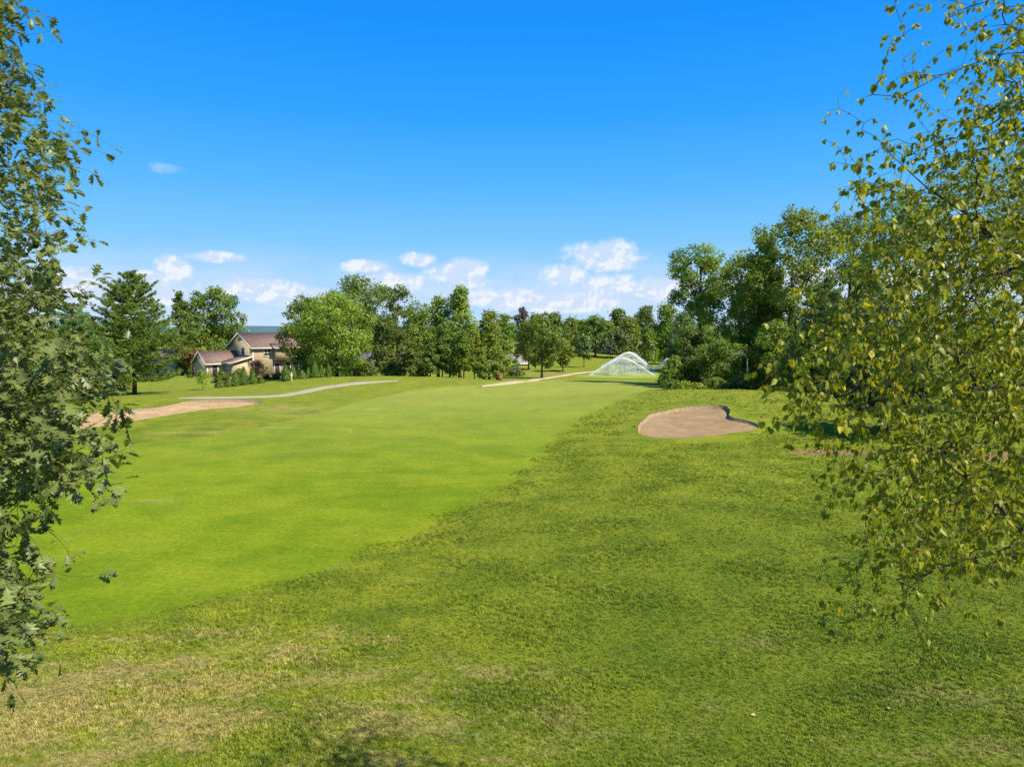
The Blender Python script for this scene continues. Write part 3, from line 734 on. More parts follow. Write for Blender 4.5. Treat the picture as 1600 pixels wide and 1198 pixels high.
def small_house(px, py_base, Y, w_m, d_m, ze, zr, rz, wallm, label, roofm=ROOFG):
    c = P(px, py_base, Y); gz = min(c[2], h1(c[0], Y))
    root = thing('house', label, 'house', (c[0], Y, gz), rz)
    m = MB(); u0, u1, v0, v1 = -w_m / 2, w_m / 2, -d_m / 2, d_m / 2
    m.prism([(u0, v0, -1), (u0, v1, -1), (u0, v1, ze), (u0, 0, zr - .1), (u0, v0, ze)], (w_m, 0, 0)); m.build('wall', wallm, root)
    gable_roof(root, u0, u1, v0, v1, ze, zr, .35, roofm)
    for a in (.22, .62): wall_window(root, 'v', v0, u0 + w_m * a, u0 + w_m * a + 1.0, .8, 2.0, -1, False)
    for a in (.2, .62): wall_window(root, 'u', u0, v0 + d_m * a, v0 + d_m * a + .9, .8, 2.0, -1, False)
    m = MB(); m.box(u0 + w_m * .46, u0 + w_m * .46 + 1, v0 - .05, v0 - .003, 0, 2.05); m.build('door', DOORM, root)
    return root
PALE = simple('siding_pale', (.52, .42, .30), .8, .05, 2); WHT = simple('siding_white', (.62, .62, .60), .8, .05, 2)
small_house(264, 584, 138, 11, 7, 2.9, 5.0, R(-12), PALE, 'pale peach house half hidden behind the big pine, left of the tan house', ROOF)
small_house(942, 556, 216, 9, 8, 3.0, 6.0, R(60), WHT, 'white house glimpsed between trees at the far end of the hole')
small_house(996, 557, 222, 9, 7, 3.0, 5.2, R(5), WHT, 'white far house behind the round tree beside the sprinklers')
small_house(798, 583, 168, 8, 7, 2.8, 4.8, R(10), PALE, 'pale house half hidden behind the trees above the second cart path')
small_house(605, 583, 150, 16, 8, 2.7, 4.8, R(4), WHT, 'pale low house barely seen beneath the dark crowns behind the mound')

# ------------------------------------------------------------------ trees left
GR = 'trees standing round the golf hole'
pine(205, 69, 423, 172, 'pine', 'tall full white pine with a dark trunk, standing behind the left bunker', 21, cb=.14, tiers=18, per=8, up=.42)
pine(112, 62, 478, 120, 'bluepine', 'blue green pine just left of the tallest pine, half behind the oak leaves', 22, cb=.06, tiers=15, per=7)
tree(14, 58, 470, 640, 130, 'yellow', 'broad yellowish tree at the left picture edge behind the oak leaves', 23, 'round')
tree(335, 136, 446, 588, 108, 'lush', 'wide round maple rising behind the ridge of the low house wing', 24, 'oval', gap=.06, nl=34, lobe=.28)
tree(281, 128, 455, 592, 44, 'dark', 'narrow dark tree between the tallest pine and the round maple', 25, 'tall')
tree(298, 126, 543, 572, 44, 'rust', 'small olive brown tree peeking over the peak of the low wing', 26, 'round', nl=12)
tree(180, 84, 590, 614, 44, 'dark', 'low dark tree at the foot of the tallest pine', 27, 'shrub', nl=10)
# trees behind the mound
tree(472, 101, 461, 590, 88, 'green', 'airy drooping tree overhanging the right end of the tan house roof', 31, 'spread', gap=.16, nl=26, lobe=.34)
tree(525, 93, 453, 583, 118, 'yellow', 'broad yellow green tree on the mound right of the tan house', 32, 'round', nl=34, lobe=.33, light=.55)
tree(560, 119, 430, 545, 118, 'dark', 'tallest dark crown rising behind the broad yellow green tree', 33, 'round', nl=26, gap=.05)
tree(482, 121, 466, 560, 60, 'green', 'mid green tree filling the gap between the drooping and the yellow green tree', 34, 'oval')
tree(620, 124, 443, 540, 84, 'green', 'loose open crown with sky showing through, right of the tallest dark crown', 35, 'spread', gap=.32, nl=20, lobe=.33)
tree(602, 106, 492, 585, 80, 'dark', 'shaded dark tree right behind the yellow green tree', 36, 'oval', gap=.04)
tree(652, 114, 480, 580, 80, 'green', 'mid green tree in the middle of the belt behind the mound', 37, 'tall', gap=.05)
tree(684, 121, 462, 560, 62, 'yellow', 'small crowned tree just left of the pointed yellowish top', 38, 'oval', gap=.12)
tree(718, 119, 447, 560, 74, 'yellow', 'pointed yellowish top that stands highest right of centre in the belt', 39, 'egg', gap=.10, nl=26, lobe=.34)
tree(640, 101, 528, 590, 52, 'dark', 'low dark tree with branches near the ground behind the mound crest', 40, 'oval', nl=16)
tree(702, 105, 500, 585, 66, 'dark', 'dense blue dark tree with a bare trunk at the right foot of the mound', 41, 'oval')
tree(764, 109, 483, 586, 62, 'yellow', 'tall light green tree that closes the belt on its right side', 42, 'tall', gap=.05, nl=26)
for i, (px, Y, top, cb, w, lf, lb) in enumerate([
    (672, 100, 535, 582, 24, 'dark', 'thin trunked tree at the left end of the row of bare stems'),
    (690, 103, 528, 580, 26, 'green', 'slender tree, second stem from the left in the row of bare stems'),
    (724, 102, 515, 582, 32, 'green', 'slender tree with a round leafy top right of the dense dark tree'),
    (741, 104, 520, 580, 30, 'yellow', 'slender pale leaved tree between the dark tree and the tall light green tree'),
    (753, 99, 556, 592, 26, 'green', 'short young tree in front of the light green tree by the path end'),
    (776, 101, 562, 590, 26, 'yellow', 'short bushy tree at the right foot of the tall light green tree')]):
    tree(px, Y, top, cb, w, lf, lb, 50 + i, 'oval', nl=11, lobe=.5, rtr=.12, group='slender trees at the foot of the mound', bark=BARKD)
for i, (px, Y, top, w, lf, lb) in enumerate([
    (572, 99, 563, 40, 'dark', 'dark shrub in the shade under the yellow green tree'),
    (612, 104, 566, 44, 'dark', 'dark shrub under the shaded dark tree behind the mound'),
    (655, 108, 570, 36, 'dark', 'dark shrub behind the mound crest near the bare stems'),
    (803, 131, 572, 34, 'blue', 'rounded dark shrub on the lawn left of the second path'),
    (552, 108, 560, 40, 'dark', 'dark shrub right of the thick trunk of the yellow green tree'),
    (790, 150, 560, 46, 'bright', 'bright green shrub at the wood edge left of the second path')]):
    shrub(px, Y, top, w, lf, lb, 70 + i)
# trees along the far end of the hole
tree(847, 119, 488, 572, 80, 'green', 'large leafy tree with a dark trunk next to the second cart path', 81, 'oval', nl=32, lobe=.30)
tree(826, 150, 500, 566, 52, 'lush', 'bright green tree left behind the large leafy tree', 82, 'oval')
tree(880, 143, 530, 570, 38, 'yellow', 'small pale olive tree right of the large leafy tree', 83, 'round', nl=14, lobe=.42, rtr=.13)
tree(913, 156, 524, 560, 32, 'blue', 'small bluish tree with a thin bare trunk near the putting green', 84, 'oval', nl=12, lobe=.45, rtr=.11)
tree(931, 198, 492, 548, 52, 'dark', 'dark tree with a stout trunk beyond the small bluish tree', 85, 'oval', rtr=.3)
tree(965, 192, 513, 553, 44, 'blue', 'round blue green tree behind the top of the water arc', 86, 'round', nl=16, lobe=.4)
tree(1013, 166, 511, 563, 46, 'lush', 'compact round tree directly behind the right water jet', 87, 'egg', nl=22, lobe=.36, rtr=.2)
BG = 'background trees closing the far end of the hole'
far = [(786, 172, 490, 46, 'green', 'far tree right beside the tall light green tree of the belt'),
       (815, 190, 481, 34, 'purple', 'far tree with a purple grey crown poking above the others'),
       (838, 200, 490, 46, 'yellow', 'far yellowish tree right of the purple grey crown'),
       (868, 196, 487, 46, 'dark', 'far dark tree above the large leafy tree'),
       (893, 205, 494, 44, 'green', 'far green tree above the small pale olive tree'),
       (912, 215, 498, 44, 'lush', 'far bright tree above the small bluish tree'),
       (948, 232, 500, 44, 'yellow', 'far yellow topped tree left of the white house gable'),
       (965, 240, 481, 46, 'dark', 'far dark tree rising behind the round blue green tree'),
       (985, 205, 493, 50, 'yellow', 'far yellow green tree left behind the compact round tree'),
       (1008, 230, 478, 50, 'dark', 'far dark crown over the compact round tree'),
       (1040, 190, 500, 60, 'green', 'far green tree over the second water jet'),
       (1040, 170, 474, 60, 'lush', 'far bright green tree left of the tall open tree'),
       (1068, 140, 486, 60, 'blue', 'blue green tree below the left limb of the tall open tree'),
       (1085, 180, 470, 60, 'green', 'far tree behind the fork of the tall open tree')]
for i, (px, Y, top, w, lf, lb) in enumerate(far):
    tree(px, Y, top, 560, w, lf, lb, 100 + i, ['oval', 'round', 'tall'][i % 3], nl=18, lobe=.38, group=BG)
# ------------------------------------------------------------------ wood on the right
tree(1092, 89, 380, 505, 118, 'green', 'tall open tree with forked dark limbs at the left end of the right wood', 131, 'spread', gap=.26, nl=34, lobe=.25, lsz=.26, nlimb=16, bark=BARKD, rtr=.32)
tree(1158, 85, 390, 590, 126, 'yellow', 'yellow green tree right of the tall open tree', 132, 'round', nl=36, lobe=.30, light=.68)
tree(1192, 83, 368, 590, 96, 'lush', 'fresh green tree squeezed between the yellow green and the highest broad tree', 141, 'oval', nl=26, lobe=.32, light=.6)
tree(1238, 78, 320, 600, 172, 'green', 'highest broad tree of the right wood', 133, 'round', light=.62, nl=44, lobe=.26, lsz=.28)
tree(1205, 80, 420, 600, 90, 'green', 'mid green tree in front of the highest broad tree', 134, 'oval', nl=26, lobe=.32)
tree(1325, 88, 332, 590, 150, 'dark', 'dark tree seen through the birch leaves right of the highest tree', 135, 'round', nl=30, lobe=.3)
tree(1400, 80, 300, 600, 190, 'green', 'big dark tree behind the upper birch twigs', 136, 'oval', nl=30, lobe=.3)
tree(1500, 68, 250, 600, 250, 'green', 'tall tree behind the dense part of the birch', 137, 'oval', nl=32, lobe=.3)
tree(1620, 60, 195, 600, 290, 'yellow', 'tall yellow green tree at the right picture edge behind the birch', 138, 'oval', nl=32, lobe=.3)
pine(1296, 64, 432, 132, 'bluepine', 'blue green pine with flat layered boughs in front of the right wood', 139, cb=.18, tiers=13, per=7, up=.12, nl=.3)
pine(1392, 43, 540, 215, 'darkpine', 'dark wide pine whose trunk shows through the birch leaves', 140, cb=.30, tiers=11, per=8, up=.05, nl=.24)
for i, (px, Y, top, w, lf, lb, n, pr) in enumerate([
    (1080, 80, 508, 74, 'dark', 'dark bushy undergrowth at the left end of the right wood', 9000, 'oval'),
    (1052, 77, 556, 44, 'green', 'loose shrub leaning over the grass right of the sprinklers', 3000, 'shrub'),
    (1128, 75, 528, 86, 'green', 'rounded undergrowth shrub below the yellow green tree', 7000, 'oval'),
    (1172, 74, 556, 80, 'dark', 'dark undergrowth with dead limbs in it', 5000, 'shrub'),
    (1212, 72, 500, 90, 'green', 'tall undergrowth behind the right bunker mound', 7000, 'oval'),
    (1262, 66, 520, 90, 'dark', 'dark undergrowth at the foot of the layered pine', 6000, 'oval'),
    (1330, 60, 520, 110, 'dark', 'dark undergrowth behind the lower birch branches', 6000, 'oval'),
    (1440, 56, 480, 130, 'green', 'green undergrowth right of the dark pine trunk', 6000, 'oval'),
    (1545, 50, 440, 160, 'yellow', 'yellowish undergrowth tree behind the birch at the right edge', 6000, 'oval'),
    (1048, 73, 592, 34, 'dark', 'small dark bush at the left tip of the right wood', 1600, 'shrub'),
    (1070, 71, 597, 34, 'bright', 'bright green low bush at the tip of the right wood', 1600, 'shrub'),
    (1092, 70, 600, 34, 'bright', 'bright green low bush, nearer to the right bunker', 1600, 'shrub'),
    (1122, 70, 590, 44, 'green', 'low green bush behind the right bunker', 2000, 'shrub'),
    (1160, 69, 590, 44, 'dark', 'low dark bush behind the right end of the right bunker', 2000, 'shrub')]):
    shrub(px, Y, top, w, lf, lb, 150 + i, prof=pr, n=int(n * 1.5), nl=18 if n > 2500 else 9, lobe=.36 if n > 2500 else .5)
def dead_limb():
    p = P(1150, 545, 71); t = thing('dead_tree', 'fallen bleached grey limb lying in the dark undergrowth', 'dead branch', (p[0], p[1], h1(p[0], p[1]))); t.scale = (.36, .36, .36)
    z = (p[2] - h1(p[0], p[1])) / .36 - 1.2; g = np.random.default_rng(3)
    for k, (a, b, c) in enumerate([((-.6, 0, z - .5), (1.2, -.1, z + .35), (2.2, -.2, z - .3)), ((1.8, -.1, z + .1), (3.0, -.2, z - 1.0), (3.8, -.1, z - 2.2)), ((.2, 0, z), (.8, -.4, z + .7), (2.0, -.6, z + .5)), ((3.3, 0, z - 1.6), (3.8, .3, 1.0), (4.2, .4, -.2))]):
        tt = np.linspace(0, 1, 7)[:, None]; pts = (1 - tt) ** 2 * np.array(a) + 2 * tt * (1 - tt) * np.array(b) + tt ** 2 * np.array(c)
        MB().tube(pts, np.linspace(.10, .03, 7), 6).build('branch', simple('dead_wood', (.42, .38, .33), .9, .2) if k == 0 else bpy.data.materials['dead_wood'], t, True)
dead_limb()

# ------------------------------------------------------------------ arborvitae, garden plants of the house
for i, (px, Y, top, w, lb) in enumerate([
    (340, 80, 592, 17, 'short leftmost cone shrub of the left cluster'), (353, 80.5, 590, 14, 'short second cone shrub of the left cluster'),
    (365, 81, 580, 17, 'third cone shrub of the left cluster'), (378, 81.5, 574, 18, 'tallest cone shrub of the left cluster, in its middle'),
    (392, 82, 577, 15, 'narrow cone shrub right of the tallest of the left cluster'), (405, 82.5, 590, 14, 'short rounded shrub closing the left cluster'),
    (444, 83, 571, 19, 'wide cone shrub at the left end of the right cluster'), (455, 85, 571, 15, 'cone shrub tucked behind the leftmost of the right cluster'),
    (470, 85.5, 579, 15, 'short cone shrub in the right cluster'), (480, 87, 575, 12, 'narrow cone shrub in the middle of the right cluster'),
    (490, 87, 564, 17, 'tallest cone shrub of the right cluster'), (500, 88.5, 568, 12, 'narrow cone shrub right of the tallest of the right cluster'), (511, 89, 568, 14, 'last cone shrub, at the right end of the right cluster')]):
    arborvitae(px, Y, top, w, lb, 200 + i)
tree(313, 76, 577, 600, 28, 'bright', 'thin light green sapling on the lawn before the low house wing', 220, 'oval', n=900, lsz=.13, nl=9, lobe=.45, rtr=.035, name='sapling', nlimb=6)
tree(398, 106, 561, 584, 40, 'maroon', 'small dark red leaved tree at the corner of the tan house', 221, 'round', nl=12, n=1800, lsz=.2, gap=.1, rtr=.06)
shrub(343, 101, 581, 26, 'dark', 'clipped dark shrub at the wall of the low wing', 222); shrub(372, 102, 577, 22, 'dark', 'dark shrub below the twin window of the house', 223)
shrub(430, 104, 584, 22, 'dark', 'low dark hedge shrub under the right ground floor windows', 224, n=900); shrub(294, 108, 577, 7, 'dark', 'small upright shrub at the left corner of the low wing', 225, n=500)
shrub(413, 105, 586, 12, 'maroon', 'small reddish shrub beside the house door', 226, n=500)

# ------------------------------------------------------------------ far wood and hill
def far_wood():
    g = np.random.default_rng(77); Vs, Qs, Ts, n0 = [], [], [], 0
    px = np.arange(-700, 2400, 13.)
    for p in px:
        Y = g.uniform(285, 340); top = 503 + g.normal(0, 3.5)
        if 385 < p < 440: top = 522
        b = P(p, 500, Y); gz = h1(b[0], Y) - 1; top_z = P(p, top, Y)[2]; r = g.uniform(3.2, 5.0)
        n = 180; d = unit(g, n); C = np.array([b[0], Y, (top_z + gz) / 2]) + d * np.array([r, r, (top_z - gz) / 2]) * (g.uniform(.75, 1.05, n) * (1 + .15 * np.sin(d[:, 0] * 6 + p) * np.sin(d[:, 2] * 7)))[:, None]
        V, q, t = leaves_at(C, d + g.normal(0, .5, (n, 3)), .95, g, .8, np.clip(.45 + g.normal(0, .12) + g.normal(0, .18, n), 0, 1))
        Vs.append(V); Qs.append(q + n0); Ts.append(t); n0 += len(V)
    o = link('woodland', fast_mesh('woodland', np.vstack(Vs), [np.vstack(Qs)], LEAF['green'], np.concatenate(Ts)))
    props(o, 'far green woodland seen in the gaps behind all other trees', 'woodland', kind='stuff')
far_wood()
def far_hill():
    xs = np.linspace(-5200, 5200, 160); V = []
    for k, (y, f) in enumerate([(2500, 0), (2900, .55), (3300, 1), (3600, .9), (4000, 0)]):
        hh = (26 + 7 * np.sin(xs * .0011 + 1) + 4 * np.sin(xs * .0037) + 1.5 * np.sin(xs * .013)) * f - 12
        V.append(np.stack([xs, np.full_like(xs, y), hh], 1))
    V = np.vstack(V); n = 160; i = np.arange(4)[:, None] * n; j = np.arange(n - 1)[None, :]
    q = np.stack([i + j, i + j + 1, i + n + j + 1, i + n + j], -1).reshape(-1, 4)
    props(link('hills', fast_mesh('hills', V, [q], simple('hill_forest_haze', (.06, .115, .13), .95, .3, .01), smooth=True)), kind='structure')  # distance haze is painted into the forest colour as a blue tint
far_hill()

# ------------------------------------------------------------------ sprinklers
def water_mat():
    m, N = mat_new('spray_water')
    d = N.n('ShaderNodeBsdfPrincipled', {'Base Color': (.95, .97, 1, 1), 'Roughness': .35, 'Specular IOR Level': .5})
    t = N.n('ShaderNodeBsdfTranslucent', {'Color': (.95, .97, 1, 1)}); a = N.n('ShaderNodeMixShader', {0: .5, 1: d.outputs[0], 2: t.outputs[0]})
    tr = N.n('ShaderNodeBsdfTransparent')
    finish(N, N.n('ShaderNodeMixShader', {0: .6, 1: tr.outputs[0], 2: a.outputs[0]}).outputs[0]); return m
WATER = water_mat(); HEADM = simple('sprinkler_plastic', (.03, .03, .03), .5)
def sprinkler(head, apex, land, label, seed, n=7000, spread=.5, fall=1.0, cut=1.0):
    """head, apex, land = world points of the arc"""
    g = np.random.default_rng(seed); t = thing('sprinkler', label, 'sprinkler', head, 0, 'sprinklers watering the putting green')
    h, a, l = (np.array(v) - np.array(head) for v in (head, apex, land))
    m = MB(); m.tube([(0, 0, -.15), (0, 0, .12)], .07, 10); m.tube([(0, 0, .12), (0, 0, .2)], .045, 10); m.build('sprinkler_head', HEADM, t)
    m = MB(); dd = a / np.linalg.norm(a); m.tube([(0, 0, .17), np.array([0, 0, .17]) + dd * .16], .018, 8); m.build('nozzle', HEADM, t)
    # quadratic arc through head, apex, land
    c = 2 * a - .5 * (h + l)
    u = g.uniform(0, 1, n) ** .85 * cut
    def B(u): u = u[:, None]; return (1 - u) ** 4 * h + (1 - u ** 4 - (1 - u) ** 4) * 1.142 * (a - (h + l) / 16) + u ** 4 * l
    p = B(u); w = .06 + spread * u ** 1.4
    p = p + g.normal(0, 1, (n, 3)) * w[:, None] * [.5, .8, .4] * np.where(g.uniform(0, 1, n) < .5, .22, .9)[:, None]
    core = g.uniform(0, 1, n) < .52; drop = np.where(core, 0, p[:, 2] * g.uniform(0, 1, n) ** 1.25 * fall)
    p[:, 2] -= drop; zl = -.05; p = p[p[:, 2] > zl]; n = len(p)
    s = .105
    V = (p[:, None, :] + g.normal(0, .5, (n, 3, 3)) * s).reshape(-1, 3)      # flat splashes of fine droplets
    o = link('water_spray', fast_mesh('water_spray', V, [np.arange(n * 3).reshape(n, 3)], WATER), t); o['kind'] = 'stuff'
YA = 134
def onray(px, py, Y): return P(px, py, Y)
def ground_pt(px, Y): p = P(px, 500, Y); return np.array([p[0], Y, h1(p[0], Y)])
hA = ground_pt(920, YA - 2); sprinkler(hA, onray(982, 551, YA + 2), ground_pt(1024, YA + 9), 'left sprinkler throwing the highest white arc to the right', 301, 17000, .55, 1.1)
hC = ground_pt(1027, YA - 5); sprinkler(hC, onray(975, 560, YA - 3), ground_pt(925, YA + 4), 'right sprinkler throwing a lower arc leftward across the first', 302, 15000, .6, 1.2, .9)
hB = ground_pt(1022, YA + 10); sprinkler(hB, onray(1046, 560, YA + 12), ground_pt(1078, YA + 16), 'small sprinkler with a short jet rising right beside the wood', 303, 4500, .8, .6, .55)

# ------------------------------------------------------------------ small things on the course
def post(px, Y, h, r, mat, label, name, cat):
    p = ground_pt(px, Y); t = thing(name, label, cat, p)
    m = MB(); m.tube([(0, 0, -.1), (0, 0, h - r), (0, 0, h)], [r, r, r * .5], 10); m.build('shaft', mat, t)
    m = MB(); m.tube([(0, 0, h * .62), (0, 0, h * .8)], [r * 1.25, r * 1.25], 10); m.build('collar', TRIM, t)
post(453, 79, 1.35, .09, simple('paint_pale_yellow', (.62, .60, .25), .6), 'short pale yellow post standing before the right shrub cluster', 'marker_post', 'post')
gp = G(544, 679); pt = post(544, gp[1], .38, .013, bpy.data.materials['paint_pale_yellow'], 'thin pale yardage stake standing in the fairway', 'marker_stake', 'stake')
def ball_washer():
    p = ground_pt(781, 92); t = thing('tee_bin', 'small rust red bin beside the near end of the second cart path', 'bin', p); RU = simple('rust_red', (.28, .10, .05), .8)
    m = MB(); m.tube([(0, 0, 0), (0, 0, .3), (0, 0, .75)], [.28, .32, .34], 10); m.build('body', RU, t, True)
    m = MB(); m.tube([(0, 0, .75), (0, 0, .82), (0, 0, .92)], [.38, .36, .12], 10); m.build('lid', RU, t, True)
    MB().tube([(0, 0, -.3), (0, 0, .02)], .05, 6).build('post', HEADM, t)
ball_washer()

# ------------------------------------------------------------------ foreground trees grown toward their crown space
OAKLEAF = [(0, -.16, .012), (0, 0, .02), (.10, .10, 0), (.22, .20, 0), (.10, .27, 0), (.14, .33, 0), (.37, .47, 0), (.14, .50, 0), (.16, .56, 0), (.36, .74, 0), (.13, .73, 0), (.17, .88, 0), (.05, .86, 0), (.0, 1.0, 0)]
BIRLEAF = [(0, -.22, .01), (0, 0, .01), (.30, .12, 0), (.37, .38, 0), (.19, .74, 0), (.0, 1.05, 0)]
def leaf_shape(kind):
    pts = OAKLEAF if kind == 'oak' else BIRLEAF
    V, Fq = [], []
    n = len(pts)
    for sx in (1, -1):
        b = len(V)
        for (x, y, e) in pts:
            w = max(x, e)
            V.append((0, y, -.18 * y * y)); V.append((sx * w, y + (.0), .22 * w - .18 * y * y))
        for i in range(n - 1):
            q = [b + 2 * i, b + 2 * i + 2, b + 2 * i + 3, b + 2 * i + 1]; Fq.append(q if sx < 0 else q[::-1])
    return np.array(V, float), np.array(Fq)
def grow(root_pts, root_r, targets, g, step=.16, droop=0.0, tip_r=.0015, bias=.25):
    """join targets one by one to the nearest part of the growing skeleton"""
    nodes = [np.array(p, float) for p in root_pts[0]]; par = [-1] + list(range(len(root_pts[0]) - 1)); chains = [list(range(len(nodes)))]
    lvl = [0] * len(nodes)
    for rp in root_pts[1:]:
        d = [np.linalg.norm(np.array(rp[0]) - q) for q in nodes]; s = int(np.argmin(d)); ch = [s]
        for p in rp[0:]:
            nodes.append(np.array(p, float)); par.append(ch[-1]); ch.append(len(nodes) - 1); lvl.append(1)
        chains.append(ch)
    arr = np.zeros((len(targets) * 40 + len(nodes) + 10, 3)); k = len(nodes); arr[:k] = nodes; root = arr[0]
    depth = np.zeros(len(arr)); depth[:k] = 0
    order = np.argsort(np.linalg.norm(targets - np.mean(arr[:k], 0), axis=1)); twigs = []
    for ti in order:
        T = targets[ti]; d = np.linalg.norm(arr[:k] - T, axis=1) + depth[:k] * bias * .1
        s = int(np.argmin(d)); A = arr[s]; L = np.linalg.norm(T - A)
        if L < .08: continue
        dirp = arr[s] - arr[par[s]] if par[s] >= 0 else np.array([0, 0, 1.0]); dirp = dirp / (np.linalg.norm(dirp) + 1e-9)
        n = max(2, min(30, int(L / step) + 1)); tt = np.linspace(0, 1, n + 1)[1:, None]
        mid = A + dirp * L * .28 + (T - A) * .33 + np.array([0, 0, .06 * L]); 
        pts = (1 - tt) ** 2 * A + 2 * tt * (1 - tt) * mid + tt ** 2 * T + g.normal(0, .010, (n, 3)) * min(1, L)
        pts[:, 2] -= droop * (tt[:, 0] ** 2) * L * .3
        ch = [s]
        for p in pts:
            if k >= len(arr): break
            arr[k] = p; par.append(ch[-1]); depth[k] = depth[ch[-1]] + step; ch.append(k); k += 1
        chains.append(ch); twigs.append(ch)
    arr = arr[:k]; par = np.array(par); rad = np.zeros(k)
    for i in range(k - 1, -1, -1):
        rad[i] = max(rad[i], tip_r ** 2.2) if rad[i] > 0 else tip_r ** 2.2
        if par[i] >= 0: rad[par[i]] += rad[i]
    rad = rad ** (1 / 2.2)
    n0 = len(root_pts[0]); rad[:n0] = np.maximum(np.minimum(rad[:n0], root_r), root_r * np.linspace(1, .12, n0))
    return arr, par, rad, chains, twigs
def place_leaves(kind, base, axis, nrm, size, tints):
    V0, Q0 = leaf_shape(kind); n = len(base)
    a = axis / np.linalg.norm(axis, axis=1)[:, None]; nr = nrm - (nrm * a).sum(1)[:, None] * a; nr /= np.linalg.norm(nr, axis=1)[:, None] + 1e-9
    b = np.cross(a, nr)
    M = np.stack([b, a, nr], 2) * size[:, None, None]          # columns: x, y, z
    V = np.einsum('nij,vj->nvi', M, V0) + base[:, None, :] + (a * (size * .2)[:, None])[:, None, :]
    Q = Q0[None] + (np.arange(n) * len(V0))[:, None, None]
    return V, Q, np.repeat(tints, len(V0)), M
def foreground_tree(kind, name, label, trunk, limbs, targets, seed, leafmat, barkmat, size, per_node, tw_start, droop, root_r):
    g = np.random.default_rng(seed)
    arr, par, rad, chains, twigs = grow([trunk] + limbs, root_r, targets, g, droop=droop)
    base_loc = np.array([trunk[0][0], trunk[0][1], h1(trunk[0][0], trunk[0][1])])
    t = thing(name, label, 'tree', base_loc)
    mt = MB(); mt.tube(arr[chains[0]] - base_loc, rad[chains[0]], 12); mt.build('trunk', barkmat, t, True)
    mbr = MB()
    for li, ch in enumerate(chains[1:]):
        r = rad[ch].copy(); r[0] = r[1] if len(r) > 1 else r[0]
        if li < len(limbs):
            m = MB(); m.tube(arr[ch] - base_loc, r, 7); m.build('limb', barkmat, t, True)
        else: mbr.tube(arr[ch] - base_loc, r, 4 if r.max() < .012 else 6, cap=False)
    o = mbr.build('twigs', barkmat, t, True); o['kind'] = 'stuff'
    Bs, As, Ns, Ss, Ts = [], [], [], [], []
    for ch in twigs:
        ids = ch[1:]; n = len(ids); vis = np.array(arr[ids[-1]]); px, py, f = project(vis)
        k0 = int(n * tw_start); ct = g.normal(0, .13)
        for i in ids[k0:]:
            d = arr[i] - arr[par[i]]; d = d / (np.linalg.norm(d) + 1e-9); last = i == ids[-1]
            for _ in range(g.poisson(per_node * (2.2 if last else 1))):
                if kind == 'oak':
                    ax = d * (.9 if last else .5) + unit(g, 1)[0] * .75 + [0, 0, -.22]; nn = np.array([0, 0, 1.]) + g.normal(0, .42, 3)
                else:
                    ax = d * .25 + unit(g, 1)[0] * .55 + [0, 0, -.75]; nn = g.normal(0, 1, 3) + [0, -.25, .45]
                Bs.append(arr[i] + g.normal(0, .012, 3)); As.append(ax); Ns.append(nn); Ss.append(size * g.uniform(.6, 1.2)); Ts.append(np.clip(.45 + ct + g.normal(0, .2), 0, 1))
    B, A, Nn, Sz, T = np.array(Bs), np.array(As), np.array(Ns), np.array(Ss), np.array(Ts)
    V, Q, TT, M = place_leaves(kind, B, A, Nn, Sz, T)
    # the 300 leaves that show largest are parts of their own
    px, py, f = project(V.reshape(-1, 3)); px = px.reshape(V.shape[:2]); py = py.reshape(V.shape[:2]); f = f.reshape(V.shape[:2])
    inside = (px.mean(1) > 0) & (px.mean(1) < 1600) & (py.mean(1) > 0) & (py.mean(1) < 1198) & (f.min(1) > .5)
    area = (px.max(1) - px.min(1)) * (py.max(1) - py.min(1)) * inside
    big = np.argsort(-area)[:300]; rest = np.ones(len(B), bool); rest[big] = False
    Vr = V[rest]; nv = V.shape[1]; Q0 = leaf_shape(kind)[1]
    Qr = (Q0[None] + (np.arange(len(Vr)) * nv)[:, None, None]).reshape(-1, 4)
    o = link('foliage', fast_mesh('foliage', (Vr - base_loc).reshape(-1, 3), [Qr], leafmat, np.repeat(T[rest], nv)), t); o['kind'] = 'stuff'
    V0, Q0 = leaf_shape(kind); var = [fast_mesh('leaf', V0, [Q0], leafmat, np.full(len(V0), tv)) for tv in (.15, .3, .42, .55, .7, .9)]
    lv = np.array([.15, .3, .42, .55, .7, .9])
    for i in big:
        lo = bpy.data.objects.new('leaf', var[int(np.argmin(abs(lv - T[i])))]); COL.objects.link(lo); lo.parent = t
        a = A[i] / np.linalg.norm(A[i]); off = B[i] + a * Sz[i] * .2 - base_loc
        mm = Matrix([[*M[i][r], off[r]] for r in range(3)] + [[0, 0, 0, 1]]); lo.matrix_basis = mm
    print('LOG', name, 'leaves', len(B), 'inside', int(inside.sum()), 'twigs', len(twigs))

